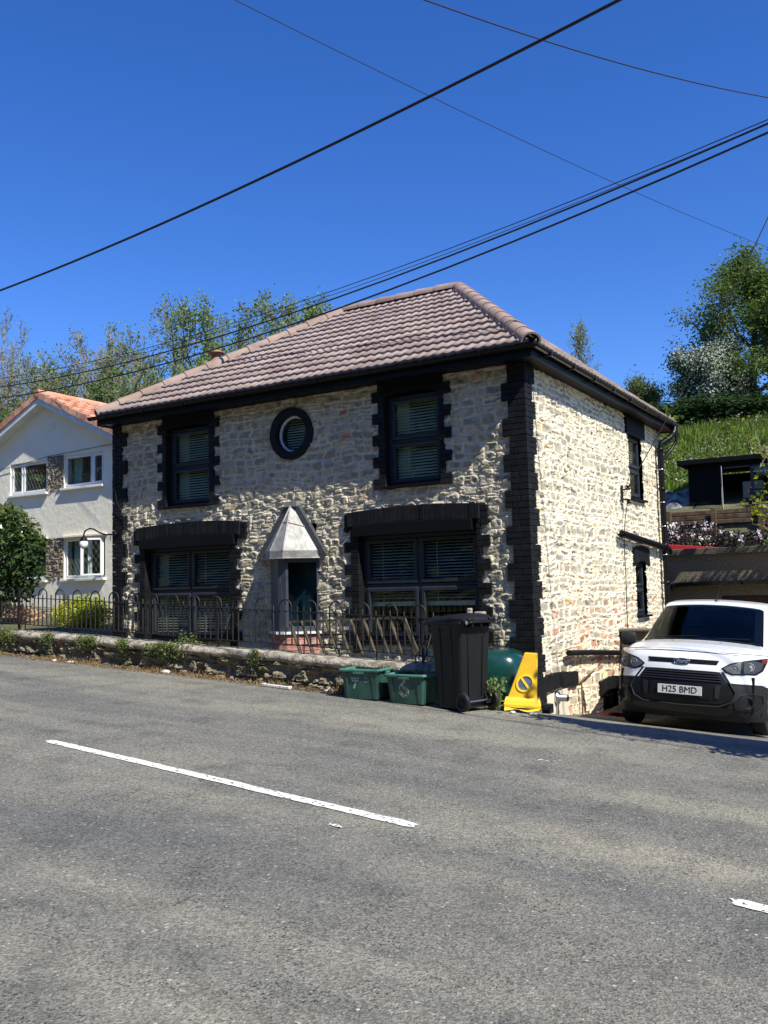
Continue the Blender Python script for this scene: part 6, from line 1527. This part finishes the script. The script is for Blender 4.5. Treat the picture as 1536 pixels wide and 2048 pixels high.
for i in range(8000):
    x = R.uniform(-6, 6); y = R.uniform(11.0, 25.5); z = gH(x, y)+R.random()**2*.35; tg.append((x, y, z))
tag(leaf_mesh('terrace_plants', np.array(tg), .10, M['leaf_dark'], None, R, per=2, spread=.1), 'rough low plants covering the terraced bank below the cabin', 'ground cover', kind='stuff')
# long grass on the bank
n = 42000; R = np.random.default_rng(14); x = R.uniform(-16, 6, n); y = R.uniform(29.5, 46, n)**1.0; keep = ~((x > -4.6) & (x < 3.6) & (y < 32.2)); x, y = x[keep], y[keep]; n = len(x); z = H(x, y)
h_ = R.uniform(.25, .62, n)*(.6+.8*fbm(x*.5, y*.5, 3, 3)); a = R.uniform(0, PI, n); wv = .05*R.uniform(.6, 1.4, n); lx, ly = R.normal(.06, .14, n), R.normal(0, .14, n)
P0 = np.stack([x-np.cos(a)*wv, y-np.sin(a)*wv, z-.05], -1); P1 = np.stack([x+np.cos(a)*wv, y+np.sin(a)*wv, z-.05], -1); P2 = np.stack([x+lx, y+ly, z+h_], -1)
R2 = np.random.default_rng(77); um = []
for i in range(700):
    xx = R2.uniform(-14, 5); yy = R2.uniform(30, 46)
    if fbm(np.array(xx*.35), np.array(yy*.35), 3, 8) > .52 and not (-4.6 < xx < 3.6 and yy < 32.2): um.append((xx, yy, gH(xx, yy)+R2.uniform(.3, .7)))
tag(leaf_mesh('meadow_flowers', np.array(um), .10, M['blossom'], None, R2, per=3, spread=.09), 'scattered pale flower heads in the long grass on the bank', 'wild flowers', kind='stuff')
wm = []
for i in range(5000):
    xx = R2.uniform(-14, 5); yy = R2.uniform(29.5, 46)
    if fbm(np.array(xx*.4+7), np.array(yy*.4), 3, 18) > .50 and not (-4.6 < xx < 3.6 and yy < 32.2): wm.append((xx, yy, gH(xx, yy)+R2.uniform(.0, .45)))
tag(leaf_mesh('bank_weeds', np.array(wm), .22, M['leaf_olive'], None, R2, per=3, spread=.14), 'coarse weeds mixed into the long grass on the bank', 'weeds', kind='stuff')
V = np.stack([P0, P1, P2], 1).reshape(-1, 3); tag(fastmesh('bank_grass', V, np.arange(3*n).reshape(-1, 3), M['grass']), 'long sunlit green grass on the bank above the cabin', 'grass', kind='stuff')
# garden grass and weeds
def tufts(name, label, pts, hmin, hmax, mtl, seed, cat, wd=.006, lean=.05):
    R = np.random.default_rng(seed); p = np.asarray(pts); n = len(p); a = R.uniform(0, PI, n); h_ = R.uniform(hmin, hmax, n); w_ = wd*R.uniform(.6, 1.5, n); l = R.normal(0, lean, (n, 2))
    P0 = p+np.stack([-np.cos(a)*w_, -np.sin(a)*w_, 0*a], -1); P1 = p+np.stack([np.cos(a)*w_, np.sin(a)*w_, 0*a], -1); P2 = p+np.stack([l[:, 0], l[:, 1], h_], -1)
    return tag(fastmesh(name, np.stack([P0, P1, P2], 1).reshape(-1, 3), np.arange(3*n).reshape(-1, 3), mtl), label, cat, kind='stuff')
R = np.random.default_rng(20)
P_ = []
for i in range(7000):
    x = R.uniform(-14, -.8); y = R.uniform(-1.15, -.15); P_.append((x, y, gH(x, y)-.02))
tufts('garden_grass', 'rough grass in the narrow front garden behind the railings', P_, .04, .14, M['leaf_olive'], 2, 'grass')
# dry debris and weeds along the wall foot
P_ = []; 
for i in range(5200):
    x = R.uniform(-15, -1.6); y = WY-.10-abs(R.normal(0, .10))-.02; P_.append((x, y, float(road_z(np.array(x)))+.012+R.random()*.015))
tag(leaf_mesh('leaf_litter', np.array(P_), .026, M['dry'], None, R, per=1, spread=.01, flat=.6), 'brown dry leaf litter along the foot of the roadside wall', 'leaf litter', kind='stuff')
P_ = []
for i in range(2600):
    x = R.uniform(-15, -1.7); 
    if fbm(np.array(x*1.3), np.array(0.), 2, 3) < .42: continue
    y = WY-.11-abs(R.normal(0, .06)); P_.append((x, y, float(road_z(np.array(x)))+.0))
tufts('verge_grass', 'thin grass growing along the foot of the roadside wall', P_, .03, .12, M['dry'], 5, 'grass', lean=.03)
# weeds hanging from the coping and at the bins
WD = [(-8.35, .26, 'weed'), (-7.2, .07, ''), (-6.35, .15, ''), (-4.80, .24, ''), (-5.6, .07, ''), (-3.2, .05, '')]
wl_ = ['weeds growing over the coping at the left edge', 'small weed tuft on the coping below the lime bush', 'weeds hanging down the wall left of the iron post', 'broad patch of weeds over the coping below the lower left window', 'wisp of weed on the coping between the two broad patches', 'small weed on the coping near the porch']
for i, (x, r_, _) in enumerate(WD):
    t = thing('wall_weed', wl_[i], 'weed', (x, WY-.10, cop_z(x)-.06), 0, 'weeds on the roadside wall'); n = int(900*r_/.3); R = np.random.default_rng(300+i)
    p = np.stack([R.normal(0, r_*.75, n), -abs(R.normal(0, .05, n))+.03, -abs(R.normal(0, .085, n))+.055], -1); leaf_mesh('foliage', p, .028, M['leaf_olive'], t, R, per=2, spread=.02)
def tall_weed(x, y, hgt, lab, n=14, sp=.12, fl=True):
    t = thing('tall_weed', lab, 'weed', (x, y, gz(x, y) if y < -.2 else gH(x, y)), 0, 'weeds by the bins'); R = np.random.default_rng(int(abs(x)*100)+7); w_ = Wood(); tips = []
    for i in range(n):
        e_ = np.array([R.normal(0, sp), R.normal(0, sp), hgt*R.uniform(.4, 1)]); w_.tube([np.array([R.normal(0, .03), R.normal(0, .03), 0]), e_*.55+R.normal(0, .02, 3), e_], .005, .002, 3)
        for u in np.linspace(.15, 1, 12): tips.append(e_*u+R.normal(0, .015, 3))
    fastmesh('stem', np.concatenate(w_.V), np.concatenate(w_.F), M['leaf_olive'], t); leaf_mesh('foliage', np.array(tips), .035, M['leaf_young'], t, R, per=3, spread=.022)
tall_weed(.13, -1.50, .36, 'tall green weed growing between the wheelie bin and the green tray', 18, .09); tall_weed(-4.75+.0, -1.25, .55, 'dry weed behind the railings below the lower left window', 10, .16); tall_weed(-4.95, -.9, .5, 'weed clump in the garden left of the porch', 10, .15)
# stones and litter
def rock(x, y, sx, sy, sz, lab, mt='rock', nm='loose_stone', cat='stone'):
    R = np.random.default_rng(int(abs(x*37+y*11)*10)); rows = []
    for a in np.linspace(-PI/2, PI/2, 7): rows.append([(sx*math.cos(a)*math.cos(b)*(1+.15*math.sin(3*b+a)), sy*math.cos(a)*math.sin(b)*(1+.12*math.cos(2*b)), sz*math.sin(a)+sz*.8) for b in np.linspace(0, 2*PI, 12)])
    o = MB().grid(rows).build(nm, M[mt]); o.location = (x, y, gz(x, y)-.01); tag(o, lab, cat)
rock(-4.68, -1.70, .075, .05, .035, 'pale round stone at the foot of the wall below the lower left window'); rock(-6.55, -1.72, .11, .05, .022, 'flat whitish stone at the foot of the wall near the lime bush')
rock(-6.9, -1.74, .05, .04, .02, 'small grey stone just left of the flat whitish stone'); rock(.62, -1.62, .05, .035, .02, 'pebble in front of the yellow cone'); rock(.40, -1.66, .035, .03, .02, 'small chip of stone at the base of the yellow cone')
m_ = MB(); m_.box((-.24, -.022, 0), (.24, .022, .03)).box((-.24, -.03, .005), (-.20, .03, .035)).box((.20, -.03, .005), (.24, .03, .035)); o = m_.build('plastic_strip', M['litter_white'], bevel=.004); o.location = (-2.72, -1.78, gz(-2.7, -1.78)); o.rotation_euler = (0, .05, math.radians(-6)); tag(o, 'broken white plastic strip lying at the foot of the wall', 'litter')
m_ = MB(); m_.grid([[(u*.14-.07, v*.09-.045, .03+.02*math.sin(u*7+v*4)) for u in np.linspace(0, 1, 7)] for v in np.linspace(0, 1, 6)]); o = m_.build('paper_scrap', M['litter_white']); o.location = (-1.98, -1.74, gz(-2, -1.7)+.01); tag(o, 'crumpled cream paper scrap left of the green boxes', 'litter')
for (x, y, s_, lab) in ((-.93+.93, -7.3, .05, 'pale splash of dried paint on the road at the lower left'),): pass
def splat(x, y, s, lab):
    R = np.random.default_rng(int(abs(x*10+y)*10)); mb = MB()
    for k in range(9):
        cx_, cy_ = R.normal(0, s, 2)*np.array([1, .5]); r_ = s*R.uniform(.15, .5); mb.add([(cx_+r_*R.uniform(.6, 1.2)*math.cos(a), cy_+r_*.6*R.uniform(.6, 1.2)*math.sin(a), 0) for a in np.linspace(0, 2*PI, 9)[:-1]], [tuple(range(8))])
    o = mb.build('paint_splash', M['litter_white'], fixn=False); o.location = (x, y, float(rz(np.array(x), np.array(y)))+.006); o['kind'] = 'structure'
splat(-.35, -7.75, .035, ''); splat(1.20, -6.28, .05, ''); splat(1.6, -3.7, .05, '')
# wood and hedge on the bank across the road, behind the viewer (seen in the window panes)
R = np.random.default_rng(50); pts = []
for i in range(9000):
    x = R.uniform(-60, 60); y = -R.uniform(17, 24); pts.append((x, y, gH(x, y)+R.random()*6.5*(.6+.6*float(vnoise(np.array(x*.2), np.array(1.), 2)))))
tag(leaf_mesh('far_wood', np.array(pts), .8, M['leaf_mid'], None, R, per=2, spread=.5), 'wooded bank on the other side of the road, reflected in the windows', 'wood', kind='stuff')
print('all done')
